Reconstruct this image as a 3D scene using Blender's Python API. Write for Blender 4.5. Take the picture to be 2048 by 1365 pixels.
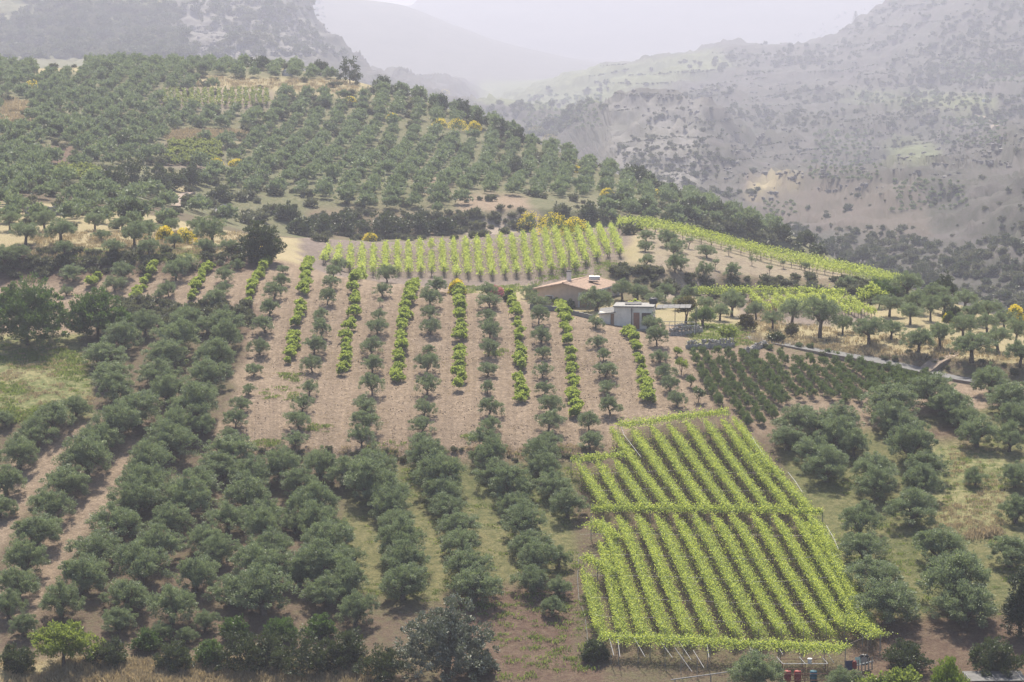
import bpy, math, random
import numpy as np
from mathutils import Vector, Matrix
from mathutils.bvhtree import BVHTree

R = math.radians
scene = bpy.context.scene
for o in list(bpy.data.objects):
    bpy.data.objects.remove(o)
COL = scene.collection

# ------------------------------------------------------------------ camera
W, H = 2048.0, 1365.0
FPX = 4619.0                       # focal length in photo pixels
PITCH = R(7.5)                     # looking down
cam_data = bpy.data.cameras.new('camera')
cam_data.sensor_width = 36.0
cam_data.lens = 36.0 * FPX / W
cam_data.clip_start = 1.0
cam_data.clip_end = 20000.0
cam = bpy.data.objects.new('camera', cam_data)
cam.location = (0, 0, 0)
cam.rotation_euler = (R(90) - PITCH, 0, 0)
COL.objects.link(cam)
scene.camera = cam

# ------------------------------------------------------------------ sky, sun, exposure
SUN_EL, SUN_AZ = R(58), R(-6)      # azimuth measured from the view direction (+Y) towards +X
world = bpy.data.worlds.new('World')
scene.world = world
world.use_nodes = True
wn = world.node_tree.nodes
wl = world.node_tree.links
bg = wn['Background']
sky = wn.new('ShaderNodeTexSky')
sky.sky_type = 'NISHITA'
sky.sun_disc = False
sky.sun_elevation = SUN_EL
sky.sun_rotation = SUN_AZ
sky.air_density = 1.0
sky.dust_density = 2.5
sky.ozone_density = 1.0
wl.new(sky.outputs[0], bg.inputs[0])
bg.inputs[1].default_value = 0.10

sun_data = bpy.data.lights.new('sun', 'SUN')
sun_data.energy = 5.0
sun_data.angle = R(3)
sun_data.color = (1.0, 0.91, 0.76)
sun = bpy.data.objects.new('sun', sun_data)
sd = Vector((math.sin(SUN_AZ) * math.cos(SUN_EL), math.cos(SUN_AZ) * math.cos(SUN_EL), math.sin(SUN_EL)))
sun.rotation_euler = (-sd).to_track_quat('-Z', 'Y').to_euler()
sun.location = (0, 0, 400)
COL.objects.link(sun)

vs = scene.view_settings
vs.view_transform = 'Standard'
vs.look = 'None'
vs.exposure = 0.82
vs.gamma = 1.0
vs.use_curve_mapping = False
cy = scene.cycles
cy.use_denoising = True
cy.max_bounces = 6
cy.diffuse_bounces = 3
cy.transmission_bounces = 4
cy.glossy_bounces = 2
cy.volume_bounces = 0
cy.transparent_max_bounces = 4
cy.sample_clamp_direct = 8.0
cy.sample_clamp_indirect = 3.0

HAZE_DENSITY = 0.00032
HAZE_COLOR = (0.82, 0.84, 1.0, 1)

# ------------------------------------------------------------------ pixel <-> world
FWD = np.array([0.0, math.cos(PITCH), -math.sin(PITCH)])
UPV = np.array([0.0, math.sin(PITCH), math.cos(PITCH)])


def raydir(px, py):
    r = (np.asarray(px, float) - W / 2) / FPX
    u = (H / 2 - np.asarray(py, float)) / FPX
    d = np.stack([r, FWD[1] + u * UPV[1], FWD[2] + u * UPV[2]], -1)
    return d


def project(p):
    p = np.asarray(p, float)
    f = p @ FWD
    return W / 2 + FPX * p[..., 0] / f, H / 2 - FPX * (p @ UPV) / f


# ------------------------------------------------------------------ noise
_tab = np.random.RandomState(7).rand(256, 256)


def vnoise(x, y, seed=0):
    x = np.asarray(x, float) + seed * 17.31
    y = np.asarray(y, float) + seed * 9.77
    xi = np.floor(x).astype(int)
    yi = np.floor(y).astype(int)
    fx, fy = x - xi, y - yi
    fx = fx * fx * (3 - 2 * fx)
    fy = fy * fy * (3 - 2 * fy)
    a = _tab[xi & 255, yi & 255]
    b = _tab[(xi + 1) & 255, yi & 255]
    c = _tab[xi & 255, (yi + 1) & 255]
    d = _tab[(xi + 1) & 255, (yi + 1) & 255]
    return (a * (1 - fx) + b * fx) * (1 - fy) + (c * (1 - fx) + d * fx) * fy


def fbm(x, y, oct=4, seed=0):
    s, a, t = 0.0, 1.0, 0.0
    for i in range(oct):
        s = s + a * vnoise(x * 2 ** i, y * 2 ** i, seed + i)
        t += a
        a *= 0.5
    return s / t


# ------------------------------------------------------------------ mesh builder
class MB:
    def __init__(self):
        self.V, self.F, self.n = [], [], 0      # F: (faces array, tint array, material index, smooth)

    def add(self, verts, faces, tint=0.5, mat=0, smooth=False):
        verts = np.asarray(verts, float).reshape(-1, 3)
        faces = np.asarray(faces, int)
        if len(faces) == 0:
            return
        t = np.broadcast_to(np.asarray(tint, float), (len(faces),)).copy()
        self.V.append(verts)
        self.F.append((faces + self.n, t, mat, smooth))
        self.n += len(verts)

    def leaves(self, C, D, L, Wd, tint, rng, mat=0, flat=0.0, N=None):
        n = len(C)
        D = D / (np.linalg.norm(D, axis=1, keepdims=True) + 1e-9)
        Q = rng.normal(size=(n, 3))
        if flat:
            Q = Q * (1 - flat)
            Q[:, 2] *= 0.4
        if N is not None:           # blades face outwards from their spray
            Q = N + Q * .45
        S = np.cross(D, Q)
        S /= (np.linalg.norm(S, axis=1, keepdims=True) + 1e-9)
        L = np.broadcast_to(np.asarray(L, float), (n,))[:, None]
        Wd = np.broadcast_to(np.asarray(Wd, float), (n,))[:, None]
        v = np.stack([C - D * L * .5, C + S * Wd * .5 + D * L * .05, C + D * L * .5, C - S * Wd * .5 + D * L * .05], 1).reshape(-1, 3)
        f = np.arange(4 * n).reshape(-1, 4)
        self.add(v, f, tint, mat)

    def tube(self, pts, rad, sides=6, mat=0, tint=0.5, cap=True):
        pts = np.asarray(pts, float)
        k = len(pts)
        rad = np.broadcast_to(np.asarray(rad, float), (k,))
        T = np.gradient(pts, axis=0)
        T /= (np.linalg.norm(T, axis=1, keepdims=True) + 1e-9)
        ref = np.array([0, 0, 1.0]) if abs(T[0][2]) < .9 else np.array([1.0, 0, 0])
        A = np.cross(T, ref)
        A /= (np.linalg.norm(A, axis=1, keepdims=True) + 1e-9)
        B = np.cross(T, A)
        th = np.linspace(0, 2 * np.pi, sides, endpoint=False)
        v = pts[:, None, :] + rad[:, None, None] * (A[:, None, :] * np.cos(th)[None, :, None] + B[:, None, :] * np.sin(th)[None, :, None])
        f = []
        for i in range(k - 1):
            for j in range(sides):
                a, b = i * sides + j, i * sides + (j + 1) % sides
                f.append((a, b, b + sides, a + sides))
        self.add(v.reshape(-1, 3), f, tint, mat, True)
        if cap:
            self.add(v[0], [list(range(sides))[::-1]], tint, mat)
            self.add(v[-1], [list(range(sides))], tint, mat)

    def box(self, c, s, rz=0.0, mat=0, tint=0.5, rx=0.0, ry=0.0):
        h = np.asarray(s, float) / 2
        v = np.array([[x, y, z] for x in (-1, 1) for y in (-1, 1) for z in (-1, 1)], float) * h
        M = np.array((Matrix.Rotation(rz, 3, 'Z') @ Matrix.Rotation(ry, 3, 'Y') @ Matrix.Rotation(rx, 3, 'X')))
        v = v @ M.T + np.asarray(c, float)
        f = [(0, 1, 3, 2), (4, 6, 7, 5), (0, 4, 5, 1), (2, 3, 7, 6), (0, 2, 6, 4), (1, 5, 7, 3)]
        self.add(v, f, tint, mat)

    def mesh(self, name, mats):
        me = bpy.data.meshes.new(name)
        if not self.V:
            return me
        V = np.concatenate(self.V).astype(np.float32)
        loops, starts, tots, tints, mi, sm = [], [], [], [], [], []
        pos = 0
        for f, t, m, s in self.F:
            k = f.shape[1]
            loops.append(f.reshape(-1))
            starts.append(pos + np.arange(len(f)) * k)
            tots.append(np.full(len(f), k))
            pos += len(f) * k
            tints.append(t)
            mi.append(np.full(len(f), m))
            sm.append(np.full(len(f), s))
        loops, starts = np.concatenate(loops).astype(np.int32), np.concatenate(starts).astype(np.int32)
        me.vertices.add(len(V))
        me.vertices.foreach_set('co', V.reshape(-1))
        me.loops.add(len(loops))
        me.loops.foreach_set('vertex_index', loops)
        me.polygons.add(len(starts))
        me.polygons.foreach_set('loop_start', starts)
        me.polygons.foreach_set('loop_total', np.concatenate(tots).astype(np.int32))
        me.polygons.foreach_set('material_index', np.concatenate(mi).astype(np.int32))
        me.polygons.foreach_set('use_smooth', np.concatenate(sm).astype(bool))
        at = me.attributes.new('tint', 'FLOAT', 'FACE')
        at.data.foreach_set('value', np.concatenate(tints).astype(np.float32))
        for m in mats:
            me.materials.append(m)
        me.update(calc_edges=True)
        me.validate()
        return me


def link(name, data, parent=None, loc=None, kind=None, label=None, cat=None, group=None):
    o = bpy.data.objects.new(name, data)
    COL.objects.link(o)
    if parent is not None:
        o.parent = parent
    if loc is not None:
        o.location = loc
    if kind:
        o['kind'] = kind
    if label:
        o['label'] = label
    if cat:
        o['category'] = cat
    if group:
        o['group'] = group
    return o


def ordn(i):
    w = ['first', 'second', 'third', 'fourth', 'fifth', 'sixth', 'seventh', 'eighth', 'ninth', 'tenth', 'eleventh', 'twelfth',
         'thirteenth', 'fourteenth', 'fifteenth', 'sixteenth', 'seventeenth', 'eighteenth', 'nineteenth', 'twentieth']
    if i < 20:
        return w[i]
    t = {2: 'twenty', 3: 'thirty', 4: 'forty', 5: 'fifty', 6: 'sixty', 7: 'seventy'}[(i + 1) // 10]
    return t + '-' + w[(i + 1) % 10 - 1] if (i + 1) % 10 else t[:-1] + 'ieth'


# ------------------------------------------------------------------ materials
def new_mat(name):
    m = bpy.data.materials.new(name)
    m.use_nodes = True
    nt = m.node_tree
    nt.nodes.clear()
    return m, nt.nodes, nt.links


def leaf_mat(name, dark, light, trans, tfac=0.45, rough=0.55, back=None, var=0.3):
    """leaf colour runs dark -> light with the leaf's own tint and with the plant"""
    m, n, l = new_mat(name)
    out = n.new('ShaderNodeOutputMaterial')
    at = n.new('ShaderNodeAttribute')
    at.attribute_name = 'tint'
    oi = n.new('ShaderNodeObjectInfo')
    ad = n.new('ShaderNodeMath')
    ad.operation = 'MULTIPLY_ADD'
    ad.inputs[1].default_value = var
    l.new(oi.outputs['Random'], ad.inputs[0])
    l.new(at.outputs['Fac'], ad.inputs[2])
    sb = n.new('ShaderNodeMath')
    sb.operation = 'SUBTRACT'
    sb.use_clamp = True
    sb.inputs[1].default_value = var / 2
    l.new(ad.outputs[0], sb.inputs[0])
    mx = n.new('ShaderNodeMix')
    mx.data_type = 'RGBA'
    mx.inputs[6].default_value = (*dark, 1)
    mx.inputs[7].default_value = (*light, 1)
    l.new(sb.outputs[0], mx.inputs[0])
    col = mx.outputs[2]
    if back:
        ge = n.new('ShaderNodeNewGeometry')
        mb = n.new('ShaderNodeMix')
        mb.data_type = 'RGBA'
        mb.inputs[7].default_value = (*back, 1)
        l.new(col, mb.inputs[6])
        l.new(ge.outputs['Backfacing'], mb.inputs[0])
        col = mb.outputs[2]
    p = n.new('ShaderNodeBsdfPrincipled')
    p.inputs['Roughness'].default_value = rough
    p.inputs['Specular IOR Level'].default_value = 0.35
    l.new(col, p.inputs['Base Color'])
    tr = n.new('ShaderNodeBsdfTranslucent')
    mt = n.new('ShaderNodeMix')
    mt.data_type = 'RGBA'
    mt.blend_type = 'MULTIPLY'
    mt.inputs[0].default_value = 0.0
    l.new(sb.outputs[0], mt.inputs[0])
    mt.inputs[6].default_value = (*trans, 1)
    mt.inputs[7].default_value = (1.35, 1.25, 1.0, 1)
    l.new(mt.outputs[2], tr.inputs['Color'])
    ms = n.new('ShaderNodeMixShader')
    ms.inputs[0].default_value = tfac
    l.new(p.outputs[0], ms.inputs[1])
    l.new(tr.outputs[0], ms.inputs[2])
    l.new(ms.outputs[0], out.inputs[0])
    return m


def solid_mat(name, col, rough=0.8, var=0.25, scale=3.0, bump=0.0, metal=0.0, col2=None, stretch=None):
    m, n, l = new_mat(name)
    out = n.new('ShaderNodeOutputMaterial')
    p = n.new('ShaderNodeBsdfPrincipled')
    p.inputs['Roughness'].default_value = rough
    p.inputs['Metallic'].default_value = metal
    tc = n.new('ShaderNodeTexCoord')
    mp = n.new('ShaderNodeMapping')
    if stretch:
        mp.inputs['Scale'].default_value = stretch
    l.new(tc.outputs['Object'], mp.inputs[0])
    nz = n.new('ShaderNodeTexNoise')
    nz.inputs['Scale'].default_value = scale
    nz.inputs['Detail'].default_value = 6
    l.new(mp.outputs[0], nz.inputs['Vector'])
    mx = n.new('ShaderNodeMix')
    mx.data_type = 'RGBA'
    c2 = col2 or tuple(c * (1 - var) for c in col)
    mx.inputs[6].default_value = (*c2, 1)
    mx.inputs[7].default_value = (*[min(1, c * (1 + var * .5)) for c in col], 1)
    rp = n.new('ShaderNodeValToRGB')
    rp.color_ramp.elements[0].position = .35
    rp.color_ramp.elements[1].position = .65
    l.new(nz.outputs['Fac'], rp.inputs[0])
    l.new(rp.outputs[0], mx.inputs[0])
    l.new(mx.outputs[2], p.inputs['Base Color'])
    if bump:
        b = n.new('ShaderNodeBump')
        b.inputs['Strength'].default_value = bump
        b.inputs['Distance'].default_value = 0.05
        l.new(nz.outputs['Fac'], b.inputs['Height'])
        l.new(b.outputs[0], p.inputs['Normal'])
    l.new(p.outputs[0], out.inputs[0])
    return m


def ground_mat():
    m, n, l = new_mat('ground_cover')
    out = n.new('ShaderNodeOutputMaterial')
    p = n.new('ShaderNodeBsdfPrincipled')
    p.inputs['Roughness'].default_value = 0.95
    p.inputs['Specular IOR Level'].default_value = 0.1
    at = n.new('ShaderNodeAttribute')
    at.attribute_name = 'cover'
    al = n.new('ShaderNodeAttribute')
    al.attribute_name = 'alt'
    geo = n.new('ShaderNodeNewGeometry')

    def noise(scale, det=5, rough=.6):
        z = n.new('ShaderNodeTexNoise')
        z.inputs['Scale'].default_value = scale
        z.inputs['Detail'].default_value = det
        z.inputs['Roughness'].default_value = rough
        l.new(geo.outputs['Position'], z.inputs['Vector'])
        return z.outputs['Fac']

    def ramp(fac, a, b):
        r = n.new('ShaderNodeMapRange')
        r.inputs['From Min'].default_value = a
        r.inputs['From Max'].default_value = b
        l.new(fac, r.inputs['Value'])
        return r.outputs[0]
    n1, n2, n3 = noise(.13, 9, .7), noise(1.6, 6), noise(7, 3)
    # two covers mixed in patches, then fine speckle
    mul = n.new('ShaderNodeMath')
    mul.operation = 'MULTIPLY_ADD'
    l.new(n2, mul.inputs[0])
    mul.inputs[1].default_value = .7
    n0 = noise(.022, 9, .75)
    avg = n.new('ShaderNodeMath')
    avg.operation = 'MULTIPLY_ADD'
    l.new(n0, avg.inputs[0])
    avg.inputs[1].default_value = .6
    hf = n.new('ShaderNodeMath')
    hf.operation = 'MULTIPLY'
    hf.inputs[1].default_value = .4
    l.new(n1, hf.inputs[0])
    l.new(hf.outputs[0], avg.inputs[2])
    l.new(avg.outputs[0], mul.inputs[2])
    mx = n.new('ShaderNodeMix')
    mx.data_type = 'RGBA'
    l.new(ramp(mul.outputs[0], .76, .96), mx.inputs[0])
    l.new(at.outputs['Color'], mx.inputs[6])
    l.new(al.outputs['Color'], mx.inputs[7])
    sp = n.new('ShaderNodeMapRange')
    sp.inputs['From Min'].default_value = .25
    sp.inputs['From Max'].default_value = .75
    sp.inputs['To Min'].default_value = .62
    sp.inputs['To Max'].default_value = 1.38
    l.new(n3, sp.inputs['Value'])
    sp2 = n.new('ShaderNodeMapRange')
    sp2.inputs['From Min'].default_value = .3
    sp2.inputs['From Max'].default_value = .7
    sp2.inputs['To Min'].default_value = .82
    sp2.inputs['To Max'].default_value = 1.15
    l.new(n2, sp2.inputs['Value'])
    mm = n.new('ShaderNodeMath')
    mm.operation = 'MULTIPLY'
    l.new(sp.outputs[0], mm.inputs[0])
    l.new(sp2.outputs[0], mm.inputs[1])
    ml = n.new('ShaderNodeMix')
    ml.data_type = 'RGBA'
    ml.blend_type = 'MULTIPLY'
    ml.inputs[0].default_value = 1
    l.new(mx.outputs[2], ml.inputs[6])
    cc = n.new('ShaderNodeCombineColor')
    for i in range(3):
        l.new(mm.outputs[0], cc.inputs[i])
    l.new(cc.outputs[0], ml.inputs[7])
    # furrows and wheel tracks that follow the planted rows of the field
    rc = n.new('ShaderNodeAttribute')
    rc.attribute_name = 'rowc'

    def math_(op, a, b=None, cl=False):
        q = n.new('ShaderNodeMath')
        q.operation = op
        q.use_clamp = cl
        for i, v in enumerate((a, b)):
            if v is None:
                continue
            if isinstance(v, (int, float)):
                q.inputs[i].default_value = v
            else:
                l.new(v, q.inputs[i])
        return q.outputs[0]
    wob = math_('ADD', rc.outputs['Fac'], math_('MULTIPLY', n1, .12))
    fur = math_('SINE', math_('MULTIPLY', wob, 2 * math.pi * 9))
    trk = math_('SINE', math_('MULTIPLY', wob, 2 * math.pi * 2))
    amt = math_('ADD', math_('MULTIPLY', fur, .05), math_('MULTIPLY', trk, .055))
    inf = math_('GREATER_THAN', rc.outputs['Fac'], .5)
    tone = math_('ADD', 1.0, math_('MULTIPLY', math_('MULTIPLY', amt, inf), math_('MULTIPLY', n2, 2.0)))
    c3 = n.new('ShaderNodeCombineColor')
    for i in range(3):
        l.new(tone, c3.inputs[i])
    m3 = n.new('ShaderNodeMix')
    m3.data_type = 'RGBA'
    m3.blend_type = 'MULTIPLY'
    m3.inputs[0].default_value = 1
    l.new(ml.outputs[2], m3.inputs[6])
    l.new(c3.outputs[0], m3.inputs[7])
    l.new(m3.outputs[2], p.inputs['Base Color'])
    b = n.new('ShaderNodeBump')
    b.inputs['Strength'].default_value = 1.0
    b.inputs['Distance'].default_value = .2
    l.new(noise(3.2, 8, .7), b.inputs['Height'])
    l.new(b.outputs[0], p.inputs['Normal'])
    l.new(p.outputs[0], out.inputs[0])
    return m


M_GROUND = ground_mat()
M_BARK = solid_mat('olive_bark', (.12, .095, .075), .9, .4, 6, .6)
M_OLIVE = leaf_mat('olive_leaf', (.058, .086, .044), (.30, .36, .225), (.2, .27, .115), .30, .55, (.2, .235, .16))
M_OLIVE_FAR = leaf_mat('hillside_olive_leaf', (.058, .088, .046), (.275, .34, .21), (.2, .27, .115), .30, .55, None, .3)
M_DARK = leaf_mat('evergreen_leaf', (.03, .045, .022), (.085, .11, .055), (.07, .10, .03), .25, .5, None, .4)
M_CAROB = leaf_mat('glossy_leaf', (.045, .065, .036), (.34, .35, .29), (.09, .12, .05), .2, .55, None, .2)
M_VINE = leaf_mat('vine_leaf', (.05, .09, .024), (.26, .345, .09), (.45, .545, .125), .48, .5, (.18, .25, .085))
M_BUSHVINE = leaf_mat('bush_vine_leaf', (.05, .10, .026), (.23, .32, .085), (.38, .48, .11), .42, .5, None)
M_SHRUB = leaf_mat('orchard_leaf', (.045, .075, .034), (.17, .225, .11), (.14, .2, .06), .28, .5, None)
M_LIME = leaf_mat('bright_leaf', (.08, .12, .028), (.18, .24, .06), (.27, .35, .07), .38, .5, None)
M_BROOM = leaf_mat('broom_flower', (.6, .5, .03), (.82, .7, .08), (.75, .62, .05), .35, .6, None)
M_BROOMLEAF = leaf_mat('broom_stem', (.06, .09, .03), (.12, .15, .05), (.1, .16, .04), .3, .6, None)
M_PINK = leaf_mat('oleander_flower', (.5, .2, .25), (.65, .3, .35), (.5, .2, .25), .3, .6, None)
M_DRYGRASS = leaf_mat('dry_grass_blade', (.25, .2, .13), (.46, .385, .26), (.36, .3, .19), .35, .7, None)
M_WEED = leaf_mat('weed_blade', (.09, .13, .035), (.19, .24, .08), (.22, .29, .08), .4, .6, None)
M_SCRUB = leaf_mat('scrub_leaf', (.065, .075, .045), (.17, .175, .11), (.12, .14, .07), .25, .6, None, .5)
M_CONIFER = leaf_mat('conifer_needle', (.02, .035, .018), (.05, .075, .035), (.04, .06, .02), .15, .6, None)

# ------------------------------------------------------------------ terrain: lofted through lines of the land
def tan_e(py):
    d = raydir(0.0 + W / 2, py)
    return d[..., 2] / d[..., 1]


ST = [-600, 0, 256, 512, 768, 1024, 1280, 1536, 1792, 2048, 2650]
Zv = lambda Y, z: (Y, 'z', z)
LINES = [
    # (station list, [(Y, photo row) or (Y,'z',height)])
    (ST, [Zv(40, -60)] * 11),
    (ST, [Zv(150, -65)] * 11),
    (ST, [(200, 1365)] * 8 + [(197, 1365)] * 3),
    (ST, [(223, 1130)] * 8 + [(221, 1130)] * 3),
    (ST, [(258, 850), (257, 850), (252, 880), (248.5, 916), (248, 917), (248, 917), (249, 905), (254, 870), (257, 850), (260, 830), (262, 830)]),
    (ST, [(260, 831), (259, 831), (254.5, 861), (249.7, 898), (249.5, 897), (249.5, 897), (251, 886), (256.5, 850), (259.5, 831), (262.5, 811), (265, 811)]),
    (ST, [(286, 680), (285, 680), (281, 694), (276, 718), (275, 724), (272, 742), (267, 776), (270, 767), (268.5, 784), (267, 790), (267, 800)]),
    (ST, [(318, 560), (313, 545), (309.4, 545), (308.7, 540), (303.7, 565), (296.9, 600), (285.2, 665), (283, 695), (277.6, 738), (272, 765), (268, 785)]),
    (ST, [(321, 525), (316, 510), (313, 512), (316, 515), Zv(318, -34.5), Zv(312, -36.5), (300, 643), (292, 665), (280.5, 707), (276, 726), (271, 765)]),
    (ST, [(350, 450), (345, 440), (340, 455), (335, 490), (335, 558), (333, 562), (322, 590), (335, 592), (310, 622), (305, 668), (300, 720)]),
    (ST, [(358, 435), (355, 425), (350, 440), (345, 478), (338, 553), (336, 555), (330, 540), (340, 556), (325, 592), (312, 655), (306, 715)]),
    (ST, [(380, 410), (375, 400), (370, 425), (362, 470), (362, 486), (366, 468), (372, 456), (366, 503), (345, 568), (325, 645), (320, 700)]),
    (ST, [Zv(400, -25.5), Zv(395, -25.5), Zv(390, -27.4), Zv(390, -33), Zv(390, -37), Zv(395, -38), Zv(400, -41), Zv(400, -48), Zv(385, -52), Zv(370, -58), Zv(370, -60)]),
    (ST, [(425, 335), (425, 330), (420, 375), (415, 450), (425, 472), (430, 455), Zv(440, -40), Zv(450, -50), Zv(450, -58), Zv(440, -62), Zv(440, -64)]),
    (ST, [(445, 315), (445, 310), (440, 350), (430, 420), (432, 430), (436, 415), (450, 430), (465, 470), Zv(470, -52), Zv(460, -62), Zv(460, -64)]),
    (ST, [(520, 220), (520, 215), (520, 230), (520, 270), (520, 300), (520, 340), (500, 390), (490, 455), Zv(490, -53), Zv(470, -61), Zv(470, -64)]),
    (ST, [(620, 138), (620, 138), (625, 131), (625, 134), (610, 179), (580, 266), (540, 366), (510, 454), Zv(500, -55), Zv(480, -61.5), Zv(480, -63)]),
    (ST, [Zv(700, -18), Zv(700, -18), Zv(700, -18), Zv(700, -20), Zv(690, -30), Zv(660, -45), Zv(610, -60), Zv(560, -66), Zv(530, -64), Zv(500, -62), Zv(500, -62)]),
    (ST, [Zv(800, -15), Zv(800, -15), Zv(800, -15), Zv(800, -15), Zv(800, -45), Zv(800, -66), Zv(660, -66), Zv(600, -68), Zv(560, -66), Zv(520, -62), Zv(520, -55)]),
    ([-600, 0, 256, 512, 640, 768, 1024, 1200, 1225, 1280, 1400, 1536, 1792, 1900, 2048, 2650],
     [(860, 60), (860, 60), (860, 60), (860, 70), (870, 105), Zv(900, -42), Zv(880, -52), Zv(800, -46), (780, 225), (780, 212), (785, 225), (800, 270), (760, 300), (700, 350), (640, 365), (600, 300)]),
    ([-600, 0, 256, 512, 640, 768, 1024, 1280, 1536, 1792, 2048, 2650],
     [(900, -20), (900, -20), (900, -10), (900, 0), (910, 80), Zv(950, -42), (1000, 240), (850, 235), (950, 172), (900, 180), (800, 230), (760, 150)]),
    ([-600, 0, 256, 512, 590, 618, 632, 650, 680, 700, 768, 900, 980, 1024, 1200, 1280, 1480, 1536, 1660, 1720, 1792, 2048, 2650],
     [(1000, -160), (1000, -160), (1000, -130), (980, -70), (960, -25), (950, 5), (950, 48), (950, 70), (950, 88), (950, 112), Zv(1000, -42), Zv(1150, -52), (1150, 207),
      (1150, 190), (1150, 131), (1150, 118), (1150, 96), (1150, 92), (1150, 72), (1130, 38), (1120, -8), (1100, -120), (1100, -150)]),
    (ST, [Zv(1500, -60)] * 11),
    ([-600, 300, 600, 700, 800, 835, 900, 1000, 1100, 1200, 1300, 1600, 2650],
     [(2000, -120), (2000, -90), (2000, -22), (2000, -4), (2000, 9), (2000, 20), (2000, 45), (2000, 82), (2000, 106), (2000, 127), (2000, 145), (2000, 160), (2000, 160)]),
    (ST, [Zv(2500, -40)] * 11),
    ([-600, 700, 800, 818, 850, 1000, 1400, 2650], [(3200, -20), (3200, 2), (3200, 12), (3200, 13), (3200, -14), (3200, -50), (3200, -70), (3200, -60)]),
    (ST, [Zv(3900, -70)] * 11),
]
NSUB = [6, 24, 26, 30, 5, 32, 38, 8, 26, 8, 26, 14, 14, 9, 34, 30, 10, 8, 80, 44, 90, 10, 30, 8, 30, 5]


def pchip(x, y, q):
    x, y = np.asarray(x, float), np.asarray(y, float)
    h = np.diff(x)
    d = np.diff(y) / h
    m = np.zeros_like(y)
    for i in range(1, len(x) - 1):
        if d[i - 1] * d[i] > 0:
            w1, w2 = 2 * h[i] + h[i - 1], h[i] + 2 * h[i - 1]
            m[i] = (w1 + w2) / (w1 / d[i - 1] + w2 / d[i])
    m[0], m[-1] = d[0], d[-1]
    k = np.clip(np.searchsorted(x, q) - 1, 0, len(x) - 2)
    t = (q - x[k]) / h[k]
    t2, t3 = t * t, t * t * t
    return (2 * t3 - 3 * t2 + 1) * y[k] + (t3 - 2 * t2 + t) * h[k] * m[k] + (-2 * t3 + 3 * t2) * y[k + 1] + (t3 - t2) * h[k] * m[k + 1]


def far_Y(k, Y):
    # the land beyond the valley lies further off
    if k in (18, 19, 20, 21):
        return 560 + (Y - 560) * 3.9 if Y > 560 else Y
    return {22: 3300, 23: 4000, 24: 4600, 25: 5300, 26: 7000}.get(k, Y)


PXC = np.arange(-600, 2651, 6.0)
LY, LZ = [], []
for kl, (stn, vals) in enumerate(LINES):
    vals = [(far_Y(kl, v[0]),) + tuple(v[1:]) for v in vals]
    Ys = [v[0] for v in vals]
    Zs = [v[2] if len(v) == 3 else v[0] * float(tan_e(v[1])) for v in vals]
    LY.append(pchip(stn, Ys, PXC))
    LZ.append(pchip(stn, Zs, PXC))
LY, LZ = np.array(LY), np.array(LZ)
vpar = np.concatenate([k + np.arange(n) / n for k, n in enumerate(NSUB)] + [[len(LINES) - 1.0]])
GY = np.zeros((len(vpar), len(PXC)))
GZ = np.zeros_like(GY)
for j in range(len(PXC)):
    y = LY[:, j].copy()
    for i in range(1, len(y)):
        y[i] = max(y[i], y[i - 1] + .5)
    Yq = np.interp(vpar, np.arange(len(y)), y)
    GY[:, j] = Yq
    GZ[:, j] = pchip(y, LZ[:, j], Yq)
GX = GY * ((PXC - W / 2) / FPX)[None, :] / math.cos(PITCH)
# X from the pixel column: refine with the actual row direction
e = np.arctan2(GZ, GY)
u = np.tan(e + PITCH)
GX = GY * ((PXC - W / 2) / FPX)[None, :] / (FWD[1] + u * UPV[1])
VP = np.repeat(vpar[:, None], len(PXC), 1)
# relief: small clods near, gullies and crags on the far slopes
near = np.clip(1 - (VP - 14) / 2, 0, 1)
GZ += near * ((fbm(GX / 9, GY / 9, 3, 1) - .5) * .5 + (fbm(GX / 2.2, GY / 2.2, 2, 2) - .5) * .16)
hill = np.clip(VP - 12.5, 0, 1) * np.clip(17 - VP, 0, 1)
GZ += hill * ((fbm(GX / 22, GY / 22, 4, 3) - .5) * 1.8)
# low farm terraces on the far hill
rear = np.clip(VP - 17.5, 0, 1) * np.clip(22.0 - VP, 0, 1)
cr = fbm(GX / 150, GY / 110, 5, 4) - .5
rid = 1 - np.abs(2 * fbm(GX / 58, GY / 85, 5, 5) - 1)
fine = fbm(GX / 9, GY / 9, 4, 6) - .5
GZ += rear * (cr * 34 + (rid - .7) * 12 + fine * 13)
GZ += rear * 2.6 * (np.abs(((GZ / 11) % 1) - .5) * 2 - .5)
mnt = np.clip(VP - 22.2, 0, 1)
GZ += mnt * ((fbm(GX / 520, GY / 420, 5, 8) - .5) * 75 * np.clip(1 - np.abs(VP - 24.5), .25, 1))

nr, nc = GY.shape
tv = np.stack([GX, GY, GZ], -1).reshape(-1, 3)
idx = np.arange(nr * nc).reshape(nr, nc)
tf = np.stack([idx[:-1, :-1], idx[:-1, 1:], idx[1:, 1:], idx[1:, :-1]], -1).reshape(-1, 4)
BVH = BVHTree.FromPolygons([Vector(v) for v in tv], tf.tolist())


def P(px, py, vy=None):
    """the point of the land seen at a photo pixel"""
    d = Vector(raydir(px, py)).normalized()
    h = BVH.ray_cast(Vector((0, 0, 0)), d)
    if h[0] is None:
        return None
    return h[0]


def zat(x, y):
    h = BVH.ray_cast(Vector((x, y, 600)), Vector((0, 0, -1)))
    return h[0].z if h[0] is not None else -60.0


def at(x, y, dz=0.0):
    return Vector((x, y, zat(x, y) + dz))


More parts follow.
